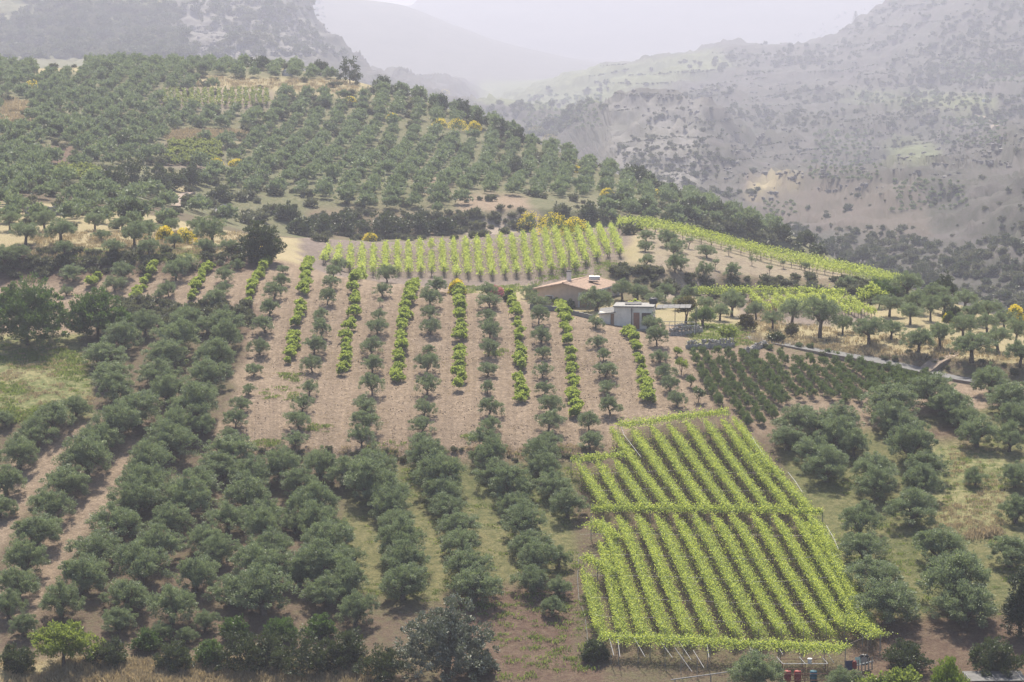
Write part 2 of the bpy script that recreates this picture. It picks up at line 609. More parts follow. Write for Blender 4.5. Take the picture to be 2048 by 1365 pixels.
# ---- what covers the land: soil, grass, rock (plain base colours, two per zone)
TILL = ((.205, .157, .114), (.242, .188, .139))
TILL2 = ((.16, .13, .112), (.19, .155, .134))
REDE = ((.11, .072, .055), (.13, .096, .068))
GROVE = ((.125, .093, .068), (.105, .095, .055))
GROVEG = ((.10, .112, .046), (.155, .145, .07))
GREEN = ((.12, .145, .055), (.22, .205, .105))
DRY = ((.33, .275, .17), (.25, .22, .125))
SCRUBG = ((.105, .115, .058), (.15, .138, .085))
BANK = ((.17, .13, .095), (.13, .12, .07))
PALEBANK = ((.36, .305, .25), (.28, .235, .19))
ROCK = ((.095, .086, .082), (.045, .05, .034))
ROCK2 = ((.19, .178, .172), (.09, .09, .07))
MOUNT = ((.12, .115, .098), (.07, .072, .055))
TERR = ((.15, .165, .085), (.09, .105, .055))
cover = np.zeros((nr, nc, 3))
alt = np.zeros((nr, nc, 3))
TPX, TPY = project(np.stack([GX, GY, GZ], -1))
JX = TPX + (fbm(GX / 4, GY / 4, 3, 11) - .5) * 40
JY = TPY + (fbm(GX / 4, GY / 4, 3, 12) - .5) * 22


def inside(poly, x, y):
    r = np.zeros(np.shape(x), bool)
    n = len(poly)
    for i in range(n):
        x1, y1 = poly[i]
        x2, y2 = poly[(i + 1) % n]
        if y1 == y2:
            continue
        c = ((y1 > y) != (y2 > y)) & (x < (x2 - x1) * (y - y1) / (y2 - y1) + x1)
        r ^= c
    return r


def paint(col, poly=None, v0=-1, v1=99, sharp=False):
    m = (VP >= v0) & (VP < v1)
    if poly is not None:
        m &= inside(poly, TPX if sharp else JX, TPY if sharp else JY)
    cover[m] = col[0]
    alt[m] = col[1]


paint(GROVE)
paint(GROVE, v0=0, v1=5)
paint(TILL, v0=5, v1=8)
paint(DRY, v0=8, v1=11)
paint(SCRUBG, v0=12, v1=17)
paint(ROCK, v0=17, v1=22)
paint(MOUNT, v0=22)
FIELD = [(590, 540), (780, 548), (900, 575), (1060, 600), (1240, 655), (1390, 690), (1450, 810), (1230, 850), (1240, 920), (420, 925), (470, 760), (510, 640), (540, 535)]
# lower groves
paint(GROVEG, [(690, 930), (1180, 920), (1180, 1230), (690, 1190)], 2, 6)
paint(REDE, [(880, 1190), (1190, 1150), (1200, 1365), (880, 1365)], 1, 6)
paint(GROVE, [(1150, 900), (1480, 800), (1790, 1300), (1150, 1330)], 1, 8)
paint(GROVEG, [(1560, 880), (2100, 800), (2100, 1240), (1640, 1240)], 1, 6)
paint(GREEN, [(1860, 880), (2010, 900), (2010, 1060), (1850, 1060)], 1, 6)
paint(REDE, [(1840, 860), (1960, 840), (1960, 890), (1840, 890)], 1, 7)
paint(REDE, [(1700, 1240), (2100, 1220), (2100, 1365), (1700, 1365)], 1, 6)
paint(DRY, [(-50, 1322), (720, 1322), (720, 1400), (-50, 1400)], 0, 4)
paint(TILL, [(230, 860), (330, 840), (60, 1240), (-60, 1240)], 2, 6)
paint(TILL, [(100, 860), (190, 850), (-20, 1120), (-60, 1000)], 2, 6)
# left meadow, hedge foot and bank
paint(GREEN, [(-200, 670), (170, 670), (185, 840), (-200, 850)], 4, 8)
paint(REDE, [(180, 690), (560, 610), (440, 930), (180, 850)], 4, 8)
paint(GROVE, [(180, 650), (500, 630), (470, 760), (420, 925), (180, 850)], 4, 8)
paint(REDE, [(240, 600), (500, 612), (500, 655), (250, 655)], 4, 8)
paint(TILL, FIELD, 4, 8)
paint(TILL, [(110, 555), (560, 530), (520, 615), (240, 605)], 5, 8)
paint(REDE, [(-100, 515), (520, 505), (540, 535), (120, 560), (-100, 580)], 6, 9)
paint(DRY, [(60, 450), (560, 450), (540, 505), (60, 520)], 7, 10)
paint(GREEN, [(120, 500), (420, 500), (420, 520), (120, 520)], 7, 10)
paint(REDE, [(-100, 500), (140, 495), (140, 515), (-100, 520)], 7, 10)
# shrub plot, road bank, terrace
paint(((.185, .138, .1), (.21, .165, .12)), [(1385, 690), (1500, 690), (1900, 760), (1760, 860), (1500, 880), (1440, 800)], 4, 8)
paint(BANK, [(1500, 665), (2100, 720), (2100, 790), (1900, 770), (1500, 690)], 6.9, 8.2)
paint(DRY, [(1490, 600), (2100, 620), (2100, 735), (1480, 690)], 7.7, 10)
paint(GREEN, [(1380, 640), (1500, 650), (1500, 690), (1380, 700)], 6, 9)
# knoll vineyard soil, banks
paint(TILL2, [(600, 440), (1270, 430), (1240, 540), (1140, 570), (600, 590)], 8, 12.3)
paint(BANK, [(1190, 520), (1300, 530), (1700, 548), (1700, 605), (1230, 605)], 8, 10.4)
paint(PALEBANK, [(1310, 568), (1420, 555), (1420, 590), (1330, 600)], 8, 10.4)
paint(((.22, .18, .138), (.25, .215, .15)), [(1260, 440), (1420, 470), (1700, 550), (1650, 560), (1300, 545)], 9.5, 12)
paint(TILL2, [(1480, 585), (1740, 600), (1740, 650), (1480, 640)], 8, 9.3)
paint(SCRUBG, [(1700, 540), (1900, 560), (1850, 630), (1700, 600)], 8, 12)
paint(SCRUBG, v0=12, v1=14)
paint(PALEBANK, [(925, 440), (1070, 425), (1070, 475), (925, 480)], 11.5, 14.5)
paint(BANK, [(620, 420), (930, 420), (930, 480), (620, 480)], 11.5, 14.5)
# far hill clearings
for pl in ([(380, 150), (560, 158), (740, 160), (740, 195), (560, 190), (390, 175)], [(70, 130), (175, 132), (170, 150), (60, 155)], [(0, 190), (85, 215), (70, 265), (0, 265)],
           [(330, 262), (500, 262), (495, 282), (330, 280)], [(560, 125), (660, 130), (650, 142), (560, 138)], [(350, 350), (380, 350), (380, 400), (350, 400)]):
    paint(DRY, pl, 12, 17)
paint(TILL2, [(320, 178), (545, 180), (540, 218), (325, 218)], 12, 17)
paint(TILL2, [(330, 285), (440, 285), (440, 335), (325, 335)], 12, 17)
paint(REDE, [(90, 290), (160, 290), (150, 330), (70, 330)], 12, 17)
paint(TILL, [(920, 385), (1060, 395), (1060, 425), (920, 420)], 12, 17)
paint(TILL, [(830, 355), (900, 360), (900, 395), (830, 380)], 12, 17)
# rear hills
paint(SCRUBG, [(-600, -400), (340, -400), (340, 140), (-600, 140)], 17, 22)
paint(ROCK2, [(345, 10), (470, -40), (640, -40), (650, 120), (350, 120)], 17, 22)
paint(TERR, [(960, 120), (1250, 130), (1420, 100), (1480, 130), (1250, 190), (1210, 300), (960, 300)], 19, 22)
paint(ROCK2, [(1215, 190), (1400, 200), (1400, 400), (1200, 420)], 17, 20)
paint(TERR, [(1680, 180), (1990, 195), (1990, 230), (1680, 200)], 19, 22)
paint(((.11, .09, .078), (.085, .078, .06)), [(1480, 340), (1860, 370), (1860, 480), (1500, 440)], 18, 21)
paint(DRY, [(1490, 375), (1590, 345), (1600, 360), (1500, 390)], 18, 21)
paint(TERR, [(1780, 285), (1880, 290), (1870, 330), (1770, 320)], 18, 21)

for _ in range(2):          # soften the borders of the covers
    for arr in (cover, alt):
        arr[1:-1] = (arr[:-2] + 2 * arr[1:-1] + arr[2:]) / 4
        arr[:, 1:-1] = (arr[:, :-2] + 2 * arr[:, 1:-1] + arr[:, 2:]) / 4
ground_me = bpy.data.meshes.new('ground')
ground_me.vertices.add(len(tv))
ground_me.vertices.foreach_set('co', tv.astype(np.float32).reshape(-1))
ground_me.loops.add(len(tf) * 4)
ground_me.loops.foreach_set('vertex_index', tf.astype(np.int32).reshape(-1))
ground_me.polygons.add(len(tf))
ground_me.polygons.foreach_set('loop_start', (np.arange(len(tf)) * 4).astype(np.int32))
ground_me.polygons.foreach_set('loop_total', np.full(len(tf), 4, np.int32))
ground_me.polygons.foreach_set('use_smooth', np.ones(len(tf), bool))
for nm, arr in (('cover', cover), ('alt', alt)):
    a = ground_me.attributes.new(nm, 'FLOAT_COLOR', 'POINT')
    a.data.foreach_set('color', np.concatenate([arr.reshape(-1, 3), np.ones((nr * nc, 1))], 1).astype(np.float32).reshape(-1))
# position across the planted rows of the field (0 off the field)
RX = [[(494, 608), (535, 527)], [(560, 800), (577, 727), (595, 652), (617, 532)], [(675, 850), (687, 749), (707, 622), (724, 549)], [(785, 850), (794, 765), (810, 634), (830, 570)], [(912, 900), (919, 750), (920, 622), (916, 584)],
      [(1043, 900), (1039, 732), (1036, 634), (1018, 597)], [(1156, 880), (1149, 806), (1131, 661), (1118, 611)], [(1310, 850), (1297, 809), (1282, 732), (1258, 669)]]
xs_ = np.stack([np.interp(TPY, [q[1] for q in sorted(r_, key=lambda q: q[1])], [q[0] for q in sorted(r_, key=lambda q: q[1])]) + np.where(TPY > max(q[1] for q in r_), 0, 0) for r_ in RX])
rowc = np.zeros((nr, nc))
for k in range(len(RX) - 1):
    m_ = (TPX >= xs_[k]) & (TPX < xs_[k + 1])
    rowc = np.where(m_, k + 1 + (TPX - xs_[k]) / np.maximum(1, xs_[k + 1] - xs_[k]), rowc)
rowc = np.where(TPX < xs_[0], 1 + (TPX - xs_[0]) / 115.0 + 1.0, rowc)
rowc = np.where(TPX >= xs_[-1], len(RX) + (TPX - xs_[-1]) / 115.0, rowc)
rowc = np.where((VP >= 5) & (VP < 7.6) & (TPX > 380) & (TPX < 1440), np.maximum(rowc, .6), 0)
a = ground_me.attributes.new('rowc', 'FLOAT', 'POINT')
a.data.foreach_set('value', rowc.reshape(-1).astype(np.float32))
ground_me.materials.append(M_GROUND)
ground_me.update(calc_edges=True)
link('ground', ground_me, kind='structure')

# ------------------------------------------------------------------ haze: one box of even air round everything
zmin, zmax = float(tv[:, 2].min()), float(tv[:, 2].max())
hb = MB()
hx = float(np.abs(tv[:, 0]).max()) + 150
hy0, hy1 = -120.0, float(tv[:, 1].max()) + 150
hz0, hz1 = zmin - 1.0, max(zmax, 5.0) + 8
hb.box((0, (hy0 + hy1) / 2, (hz0 + hz1) / 2), (2 * hx, hy1 - hy0, hz1 - hz0))
mh, n, l = new_mat('haze_air')
out = n.new('ShaderNodeOutputMaterial')
pv = n.new('ShaderNodeVolumePrincipled')
pv.inputs['Color'].default_value = HAZE_COLOR
pv.inputs['Density'].default_value = HAZE_DENSITY
pv.inputs['Anisotropy'].default_value = 0.5
l.new(pv.outputs[0], out.inputs['Volume'])
link('haze', hb.mesh('haze', [mh]), kind='stuff')

# ------------------------------------------------------------------ plant builders
def unit(v):
    return v / (np.linalg.norm(v, axis=-1, keepdims=True) + 1e-9)


def sphere_pts(rng, n):
    return unit(rng.normal(size=(n, 3)))


def crown_mesh(name, rng, lobes, nclump, nleaf, L, Wd, spread, mat, droop=0.15, up=0.35, fill=0.25, tintlo=.2, shell=.86, second=None):
    """leaf sprays in clumps over the outsides of several lobes: lobes = [(centre, radii)]"""
    mb = MB()
    vol = np.array([r[0] * r[1] * r[2] for c, r in lobes]) ** (2 / 3)
    vol = vol / vol.sum()
    Cs, Ds, Ts, Ns = [], [], [], []
    allc = np.array([c for c, r in lobes])
    for _ in range(nclump):
        k = rng.choice(len(lobes), p=vol)
        c, r = np.array(lobes[k][0]), np.array(lobes[k][1])
        s = sphere_pts(rng, 1)[0]
        if s[2] < -.6:
            s[2] *= -.6
        rr = shell + rng.uniform(-.16, .2) if rng.rand() > fill else rng.uniform(.3, .8)
        cc = c + s * r * rr
        size = spread * rng.uniform(.65, 1.35)
        off = sphere_pts(rng, nleaf) * rng.uniform(.35, 1.0, (nleaf, 1)) * size * np.array([1, 1, .8])
        C = cc + off
        D = s * .75 + unit(off) * .55 + rng.normal(size=(nleaf, 3)) * .45 + np.array([0, 0, up])
        tw = rng.uniform(-.2, .2)
        Cs.append(C)
        Ns.append(unit(off) * .7 + s * .8 + np.array([0, 0, .45]))
        Ds.append(D)
        Ts.append(np.clip(.5 + tw + .2 * rng.normal(size=nleaf) + .32 * off[:, 2] / size, 0, 1))  # random tone, plus lit tops and shaded undersides of clumps painted into the tint
    C, D, T, N = np.concatenate(Cs), np.concatenate(Ds), np.concatenate(Ts), np.concatenate(Ns)
    C[:, 2] = np.maximum(C[:, 2], .12)
    n = len(C)
    mb.leaves(C, D, L * rng.uniform(.6, 1.35, n), Wd * rng.uniform(.7, 1.3, n), T, rng, N=N)
    return mb.mesh(name, [mat])


def trunk_mesh(name, rng, lobes, th, r0, mat, lean=.15, subs=2):
    mb = MB()
    top = np.array([rng.uniform(-lean, lean), rng.uniform(-lean, lean), th])
    mb.tube([(0, 0, -.5), (rng.uniform(-.04, .04), rng.uniform(-.04, .04), th * .35), (top * .6 + np.array([0, 0, th * .15])), top], [r0 * 1.5, r0 * 1.05, r0 * .9, r0 * .95], 7)
    for c, r in lobes:
        c = np.array(c)
        m1 = top * .6 + c * .4 + rng.normal(size=3) * .12
        m1[2] = max(m1[2], top[2] + .05)
        end = c + np.array([0, 0, .2 * r[2]])
        mb.tube([top - np.array([0, 0, .15]), m1, (m1 + end) / 2 + rng.normal(size=3) * .08, end], [r0 * .6, r0 * .42, r0 * .3, r0 * .12], 5)
        for _ in range(subs):
            d = unit(rng.normal(size=3) + np.array([0, 0, .4])) * np.array(r) * .85
            mb.tube([(m1 + end) / 2, c + d * .55, c + d], [r0 * .25, r0 * .15, r0 * .05], 4, cap=False)
    return mb.mesh(name, [mat])


def olive_lobes(rng, R0, base, hgt, n=5):
    L = []
    a0 = rng.uniform(0, 6.3)
    for i in range(n):
        a = a0 + i * 6.283 / n + rng.uniform(-.35, .35)
        rad = R0 * rng.uniform(.36, .54)
        lr = R0 * rng.uniform(.46, .6)
        z = base + hgt * rng.uniform(.30, .5)
        L.append(((math.cos(a) * rad, math.sin(a) * rad, z), (lr, lr, hgt * rng.uniform(.36, .5))))
    L.append(((rng.uniform(-.3, .3), rng.uniform(-.3, .3), base + hgt * .62), (R0 * .5, R0 * .5, hgt * .42)))
    return L


VAR = {}


def olive_variants(key, n, R0, base, hgt, nclump, nleaf, L, Wd, spread, mat, r0, seed, nl=5):
    out = []
    for i in range(n):
        rng = np.random.RandomState(seed + i)
        h, b = hgt * rng.uniform(.9, 1.12), base * rng.uniform(.85, 1.2)
        lobes = olive_lobes(rng, R0, b, h, nl + rng.randint(-1, 2))
        cm = crown_mesh(key + '_crown', rng, lobes, nclump, nleaf, L, Wd, spread, mat)
        tm = trunk_mesh(key + '_trunk', rng, lobes, b + h * .16, r0, M_BARK)
        out.append((cm, tm))
    VAR[key] = out


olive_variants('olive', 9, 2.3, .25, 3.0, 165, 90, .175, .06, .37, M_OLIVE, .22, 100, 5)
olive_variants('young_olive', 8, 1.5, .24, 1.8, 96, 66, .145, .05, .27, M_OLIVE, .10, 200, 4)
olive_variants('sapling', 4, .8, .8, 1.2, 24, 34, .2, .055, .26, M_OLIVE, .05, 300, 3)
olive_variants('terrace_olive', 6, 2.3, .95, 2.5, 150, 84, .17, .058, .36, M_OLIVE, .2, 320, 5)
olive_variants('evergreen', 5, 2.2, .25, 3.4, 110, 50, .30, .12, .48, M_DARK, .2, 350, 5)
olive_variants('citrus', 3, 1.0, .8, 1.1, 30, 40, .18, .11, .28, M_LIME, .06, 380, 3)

_names = {}


def plant(key, loc, width, rng, name, label, cat, group, stretch=1.0, variant=None):
    """a tree of a kind: Empty with crown and trunk; width in metres"""
    vs_ = VAR[key]
    cm, tm = vs_[rng.randint(len(vs_)) if variant is None else variant % len(vs_)]
    w0 = {'olive': 4.6, 'young_olive': 3.0, 'sapling': 1.6, 'terrace_olive': 4.6, 'evergreen': 4.4, 'citrus': 2.0}[key]
    s = width / w0
    root = link(name, None, loc=loc, label=label, cat=cat, group=group)
    root.empty_display_size = .3
    root.rotation_euler = (rng.uniform(-.09, .09), rng.uniform(-.09, .09), rng.uniform(0, 6.28))
    root.scale = (s * rng.uniform(.88, 1.13), s * rng.uniform(.88, 1.13), s * stretch * rng.uniform(.84, 1.16))
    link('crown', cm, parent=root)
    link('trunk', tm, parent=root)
    return root


def mpp(p):
    return p.length / FPX


def sc_instances(name, pts, scales, picks, objs, label=None, tilt=0.0):
    """one uncountable mass: points that carry alike plants"""
    coll = bpy.data.collections.new(name + '_source')
    for o in objs:
        coll.objects.link(o)
    me = bpy.data.meshes.new(name)
    pts = np.asarray(pts, np.float32)
    me.vertices.add(len(pts))
    me.vertices.foreach_set('co', pts.reshape(-1))
    rs = np.random.RandomState(5)
    for nm, ty, ar in (('size', 'FLOAT', np.asarray(scales, np.float32)), ('spin', 'FLOAT', rs.uniform(0, 6.28, len(pts)).astype(np.float32)), ('pick', 'INT', np.asarray(picks, np.int32))):
        a = me.attributes.new(nm, ty, 'POINT')
        a.data.foreach_set('value', ar)
    o = link(name, me, kind='stuff', label=label)
    ng = bpy.data.node_groups.new(name, 'GeometryNodeTree')
    ng.interface.new_socket('Geometry', in_out='INPUT', socket_type='NodeSocketGeometry')
    ng.interface.new_socket('Geometry', in_out='OUTPUT', socket_type='NodeSocketGeometry')
    n, l = ng.nodes, ng.links
    gi, go = n.new('NodeGroupInput'), n.new('NodeGroupOutput')
    ip = n.new('GeometryNodeInstanceOnPoints')
    ci = n.new('GeometryNodeCollectionInfo')
    ci.inputs['Collection'].default_value = coll
    ci.inputs['Separate Children'].default_value = True
    ci.inputs['Reset Children'].default_value = True

    def attr(nm, ty):
        a = n.new('GeometryNodeInputNamedAttribute')
        a.data_type = ty
        a.inputs['Name'].default_value = nm
        return a.outputs['Attribute']
    l.new(gi.outputs[0], ip.inputs['Points'])
    l.new(ci.outputs[0], ip.inputs['Instance'])
    ip.inputs['Pick Instance'].default_value = True
    l.new(attr('pick', 'INT'), ip.inputs['Instance Index'])
    cx = n.new('ShaderNodeCombineXYZ')
    l.new(attr('spin', 'FLOAT'), cx.inputs[2])
    er = n.new('FunctionNodeEulerToRotation')
    l.new(cx.outputs[0], er.inputs[0])
    l.new(er.outputs[0], ip.inputs['Rotation'])
    l.new(attr('size', 'FLOAT'), ip.inputs['Scale'])
    l.new(ip.outputs[0], go.inputs[0])
    md = o.modifiers.new('scatter', 'NODES')
    md.node_group = ng
    return o


def src(name, me):
    return bpy.data.objects.new(name, me)


# ------------------------------------------------------------------ the olive trees, row by row (photo px of trunk foot, crown width in px)
rngT = np.random.RandomState(42)


def plant_rows(rows, key, name, cat, group, lab, dy=0.0, size=lambda w: w, stretch=1.0, order=None):
    """rows: list of lists of (px, py, crown px); lab(row index, index in row, row length, width m)"""
    for ri, row in enumerate(rows):
        if order is not None:
            row = sorted(row, key=lambda q: q[order])
        for ti, t in enumerate(row):
            px, py, w = t[:3]
            p = P(px, py + dy * w)
            if p is None or p.y > 800:
                print('MISS', name, px, py)
                continue
            wm = size(w * mpp(p))
            k = key if not callable(key) else key(wm)
            nm = name if not callable(name) else name(wm)
            plant(k, p, wm, rngT, nm, lab(ri, ti, len(row), wm), cat, group, stretch)


def shape_word(wm):
    return 'sapling-sized' if wm < 1.9 else 'slender' if wm < 2.3 else 'small' if wm < 2.7 else 'rounded' if wm < 3.1 else 'broad' if wm < 4.6 else 'large'


FIELD_ROWS = [
    [(566, 548, 26), (564, 574, 32), (549, 598, 50), (539, 632, 42), (530, 666, 47), (520, 710, 46), (508, 753, 38), (498, 791, 29), (482, 822, 42), (472, 857, 51), (458, 886, 44)],
    [(679, 541, 38), (667, 556, 36), (662, 577, 37), (655, 610, 39), (641, 639, 33), (643, 674, 46), (629, 709, 47), (624, 746, 42), (619, 792, 40), (605, 825, 49), (597, 857, 48), (590, 900, 53)],
    [(771, 545, 26), (774, 565, 40), (765, 594, 40), (760, 613, 14), (757, 642, 34), (755, 669, 41), (743, 712, 49), (745, 746, 44), (745, 790, 53), (730, 828, 54), (731, 862, 54), (724, 896, 50)],
    [(875, 586, 44), (860, 613, 45), (860, 639, 35), (861, 669, 46), (855, 709, 30), (853, 747, 52), (854, 791, 47), (848, 833, 47), (843, 869, 52), (839, 900, 53)],
    [(974, 596, 38), (979, 617, 46), (976, 640, 36), (980, 678, 48), (977, 713, 41), (976, 753, 41), (976, 788, 32), (979, 832, 48), (979, 865, 47), (971, 902, 53)],
    [(1060, 604, 26), (1078, 619, 42), (1077, 648, 42), (1083, 686, 43), (1085, 718, 31), (1085, 756, 36), (1090, 790, 36), (1101, 830, 52), (1097, 863, 55), (1096, 901, 57)],
    [(1191, 657, 35), (1196, 694, 34), (1207, 721, 28), (1210, 756, 46), (1215, 787, 40), (1220, 830, 47), (1178, 862, 47), (1180, 902, 57)],
    [(1304, 666, 44), (1313, 691, 44), (1321, 725, 40), (1330, 758, 44), (1340, 785, 40), (1354, 814, 38)],
]
plant_rows(FIELD_ROWS, lambda w: 'young_olive' if w > 1.4 else 'sapling', 'olive_tree', 'tree', 'olive trees in rows on the bare tilled field',
           lambda r, t, n, w: f'{shape_word(w)} olive, {ordn(t)} from the top of {ordn(r)} olive row from left on bare field', size=lambda w: w * 1.13)

UPPER_STRIP = [
    [(147, 562, 54), (133, 592, 34)],
    [(246, 560, 46), (229, 583, 52)],
    [(370, 542, 46), (352, 560, 57), (337, 594, 44), (320, 600, 32)],
    [(474, 541, 34), (450, 564, 42), (446, 591, 38), (428, 613, 49)],
]
plant_rows(UPPER_STRIP, 'young_olive', 'olive_tree', 'tree', 'olive trees between the short vine rows',
           lambda r, t, n, w: f'{shape_word(w)} olive, {ordn(t)} from top of {ordn(r)} row among short vines above red bank')

TERRACE_UP = [[(38, 524, 47), (130, 516, 44), (202, 483, 37), (229, 513, 53), (268, 496, 64), (299, 513, 51), (349, 498, 41), (410, 510, 41), (458, 508, 42)],
              [(10, 545, 62), (51, 490, 68), (123, 488, 76), (300, 480, 52), (426, 494, 66), (190, 462, 50), (245, 462, 46), (20, 462, 50), (90, 464, 52), (395, 470, 46), (340, 470, 40)]]
plant_rows(TERRACE_UP, 'terrace_olive', 'olive_tree', 'tree', 'olive trees on the dry grass terrace',
           lambda r, t, n, w: f'{shape_word(w)} olive, {ordn(t)} from left in front line of the dry grass terrace' if r == 0 else f'{shape_word(w)} olive, {ordn(sorted(x[0] for x in TERRACE_UP[1]).index(TERRACE_UP[1][t][0]))} from left in back line of the dry grass terrace', size=lambda w: w * 1.05)

# lower groves: crown centres
LOWER_LEFT = [
    [(152, 817, 58), (105, 834, 92), (73, 870, 78), (40, 911, 86), (14, 962, 86), (0, 1012, 70), (10, 838, 46)],
    [(274, 818, 104), (232, 848, 92), (197, 878, 88), (175, 918, 108), (131, 960, 112), (98, 1007, 100), (75, 1058, 108), (51, 1117, 100), (38, 1168, 92), (17, 1213, 74)],
    [(340, 883, 104), (305, 925, 98), (288, 965, 112), (270, 1000, 106), (234, 1045, 112), (202, 1094, 108), (164, 1151, 106), (123, 1205, 92), (45, 1252, 64)],
    [(404, 850, 62), (360, 850, 84), (390, 816, 98), (400, 963, 96), (373, 997, 104), (345, 1042, 100), (318, 1090, 108), (284, 1134, 108), (256, 1185, 108), (239, 1243, 66)],
    [(462, 895, 96), (441, 929, 86), (506, 949, 92), (492, 987, 108), (455, 1038, 88), (410, 1080, 76), (441, 1105, 80), (393, 1151, 98), (345, 1214, 100), (325, 1265, 54), (373, 1267, 52), (410, 1243, 56)],
    [(560, 935, 80), (605, 963, 92), (533, 1021, 96), (527, 1055, 92), (544, 1088, 94), (530, 1134, 108), (527, 1187, 126), (460, 1180, 90)],
    [(640, 930, 84), (690, 950, 80), (626, 1011, 106), (636, 1048, 104), (650, 1083, 100), (650, 1130, 108), (656, 1178, 106), (600, 1150, 84), (590, 1040, 76)],
]
plant_rows(LOWER_LEFT, 'olive', 'olive_tree', 'tree', 'olive trees in the slanting rows of the lower grove',
           lambda r, t, n, w: f'{shape_word(w)} olive, {ordn(t)} down the {ordn(r)} slanting row of the lower grove', order=1, dy=.33, size=lambda w: w * 1.04)

MID_GROVE = [
    [(245, 672, 90), (207, 707, 92), (219, 744, 82), (229, 778, 82)],
    [(352, 680, 88), (332, 710, 90), (316, 744, 84), (335, 779, 90)],
    [(448, 676, 80), (427, 714, 90), (410, 751, 86), (407, 784, 62)],
    [(291, 652, 66), (376, 640, 66), (451, 640, 82), (415, 650, 60)],
]
plant_rows(MID_GROVE, 'olive', 'olive_tree', 'tree', 'olive trees below the red bank',
           lambda r, t, n, w: (f'{shape_word(w)} olive, {ordn(t)} down the {ordn(r)} column of the block below the red bank' if r < 3 else f'bushy olive close under the red bank, {ordn(t)} from top'), order=1, dy=.32, size=lambda w: w * 1.04)

CENTRE_GROVE = [
    [(697, 1117, 82), (700, 1165, 90), (711, 1224, 86), (680, 1060, 70)],
    [(745, 930, 96), (741, 963, 116), (772, 985, 92), (782, 1009, 98), (796, 1045, 82), (800, 1083, 110), (813, 1120, 106), (806, 1163, 110)],
    [(851, 915, 88), (882, 949, 106), (882, 983, 92), (895, 1011, 86), (916, 1045, 92), (923, 1083, 92), (933, 1124, 110), (950, 1168, 110)],
    [(978, 912, 78), (988, 942, 86), (1022, 970, 94), (1029, 1007, 82), (1046, 1045, 104), (1063, 1083, 92), (1073, 1117, 90), (1063, 1158, 78)],
    [(1084, 908, 76), (1087, 932, 76), (1107, 966, 88), (1135, 1007, 84), (1118, 1117, 52), (1118, 1172, 60), (1104, 1214, 52)],
]
plant_rows(CENTRE_GROVE, 'olive', 'olive_tree', 'tree', 'olive trees in columns on the grassy slope',
           lambda r, t, n, w: f'{shape_word(w)} olive, {ordn(t)} down the {ordn(r)} column on the grassy slope beside the pergola vines', order=1, dy=.33, size=lambda w: w * 1.02)

RIGHT_GROVE = [
    [(1600, 838, 94), (1680, 832, 96), (1782, 799, 110), (1868, 779, 108), (1980, 765, 78), (2018, 788, 98)],
    [(1782, 833, 88), (1898, 806, 96), (1929, 832, 78), (2032, 806, 60), (2025, 835, 74), (1640, 850, 80)],
    [(1574, 871, 84), (1673, 863, 92), (1803, 857, 72), (1953, 866, 82), (2018, 880, 68)],
    [(1632, 898, 98), (1707, 888, 72), (1823, 888, 108)],
    [(1652, 929, 100), (1748, 936, 88), (1854, 935, 92), (1950, 958, 47), (2030, 949, 78)],
    [(1755, 967, 92), (1840, 965, 90), (1822, 1014, 108), (2032, 1021, 74)],
    [(1720, 1042, 90), (1728, 1090, 96), (1875, 1093, 104), (2020, 1103, 88)],
    [(1748, 1144, 114), (1775, 1202, 130), (1909, 1158, 138), (1929, 1206, 140)],
]
plant_rows(RIGHT_GROVE, 'olive', 'olive_tree', 'tree', 'olive trees right of the pergola vines',
           lambda r, t, n, w: f'{shape_word(w)} olive, {ordn(t)} across in {ordn(r)} tier of the grove right of the pergola vines', order=0, dy=.34, size=lambda w: w * 1.04)

ROAD_TERRACE = [
    [(1545, 660, 44), (1639, 676, 82), (1738, 690, 74), (1837, 710, 76), (1943, 724, 92), (2040, 734, 74)],
    [(1584, 648, 56), (1685, 670, 48), (1782, 680, 58), (1880, 698, 58), (1996, 705, 66)],
    [(1820, 650, 54), (1926, 680, 62), (1974, 668, 58), (1861, 642, 50), (2030, 690, 58)],
    [(1758, 618, 36), (1779, 634, 54), (1834, 628, 58), (1888, 630, 60), (1946, 648, 52), (2008, 660, 54)],
    [(1815, 604, 60), (1870, 606, 62), (1930, 620, 56), (1975, 640, 56)],
    [(1310, 616, 44), (1362, 622, 46), (1410, 626, 44), (1440, 642, 44), (1464, 634, 62), (1512, 640, 48), (1275, 602, 48), (1244, 602, 46), (1330, 604, 44), (1380, 606, 44)],
]
plant_rows(ROAD_TERRACE, 'terrace_olive', 'olive_tree', 'tree', 'olive trees on the terrace above the road',
           lambda r, t, n, w: (f'{shape_word(w)} olive, {ordn(t)} along the {ordn(r)} line back from the road bank' if r < 5 else f'{shape_word(w)} olive in the line behind the grey hut, {ordn(t)} from left'), order=0, size=lambda w: w * 1.04)
KNOLL = [
    [(1292, 484, 38), (1290, 504, 36), (1292, 533, 37)],
    [(1333, 494, 44), (1347, 512, 42), (1350, 546, 50), (1355, 503, 38), (1362, 541, 40)],
    [(1377, 498, 24), (1413, 516, 43), (1408, 555, 42), (1464, 558, 44), (1693, 574, 42)],
    [(1457, 512, 18), (1514, 517, 15), (1504, 532, 15), (1567, 537, 17), (1540, 552, 19), (1610, 552, 24), (1430, 540, 18)],
]
plant_rows(KNOLL, lambda w: 'young_olive' if w > 2.0 else 'sapling', 'olive_tree', 'tree', 'olive trees on the bare knoll slope',
           lambda r, t, n, w: f'{shape_word(w)} olive, {ordn(t)} down the {ordn(r)} line on the bare slope under the ridge vines', order=1)
p = P(1193, 622)
plant('olive', p, 78 * mpp(p), rngT, 'olive_tree', 'wide dense olive in front of the tiled house', 'tree', 'olive trees by the buildings')
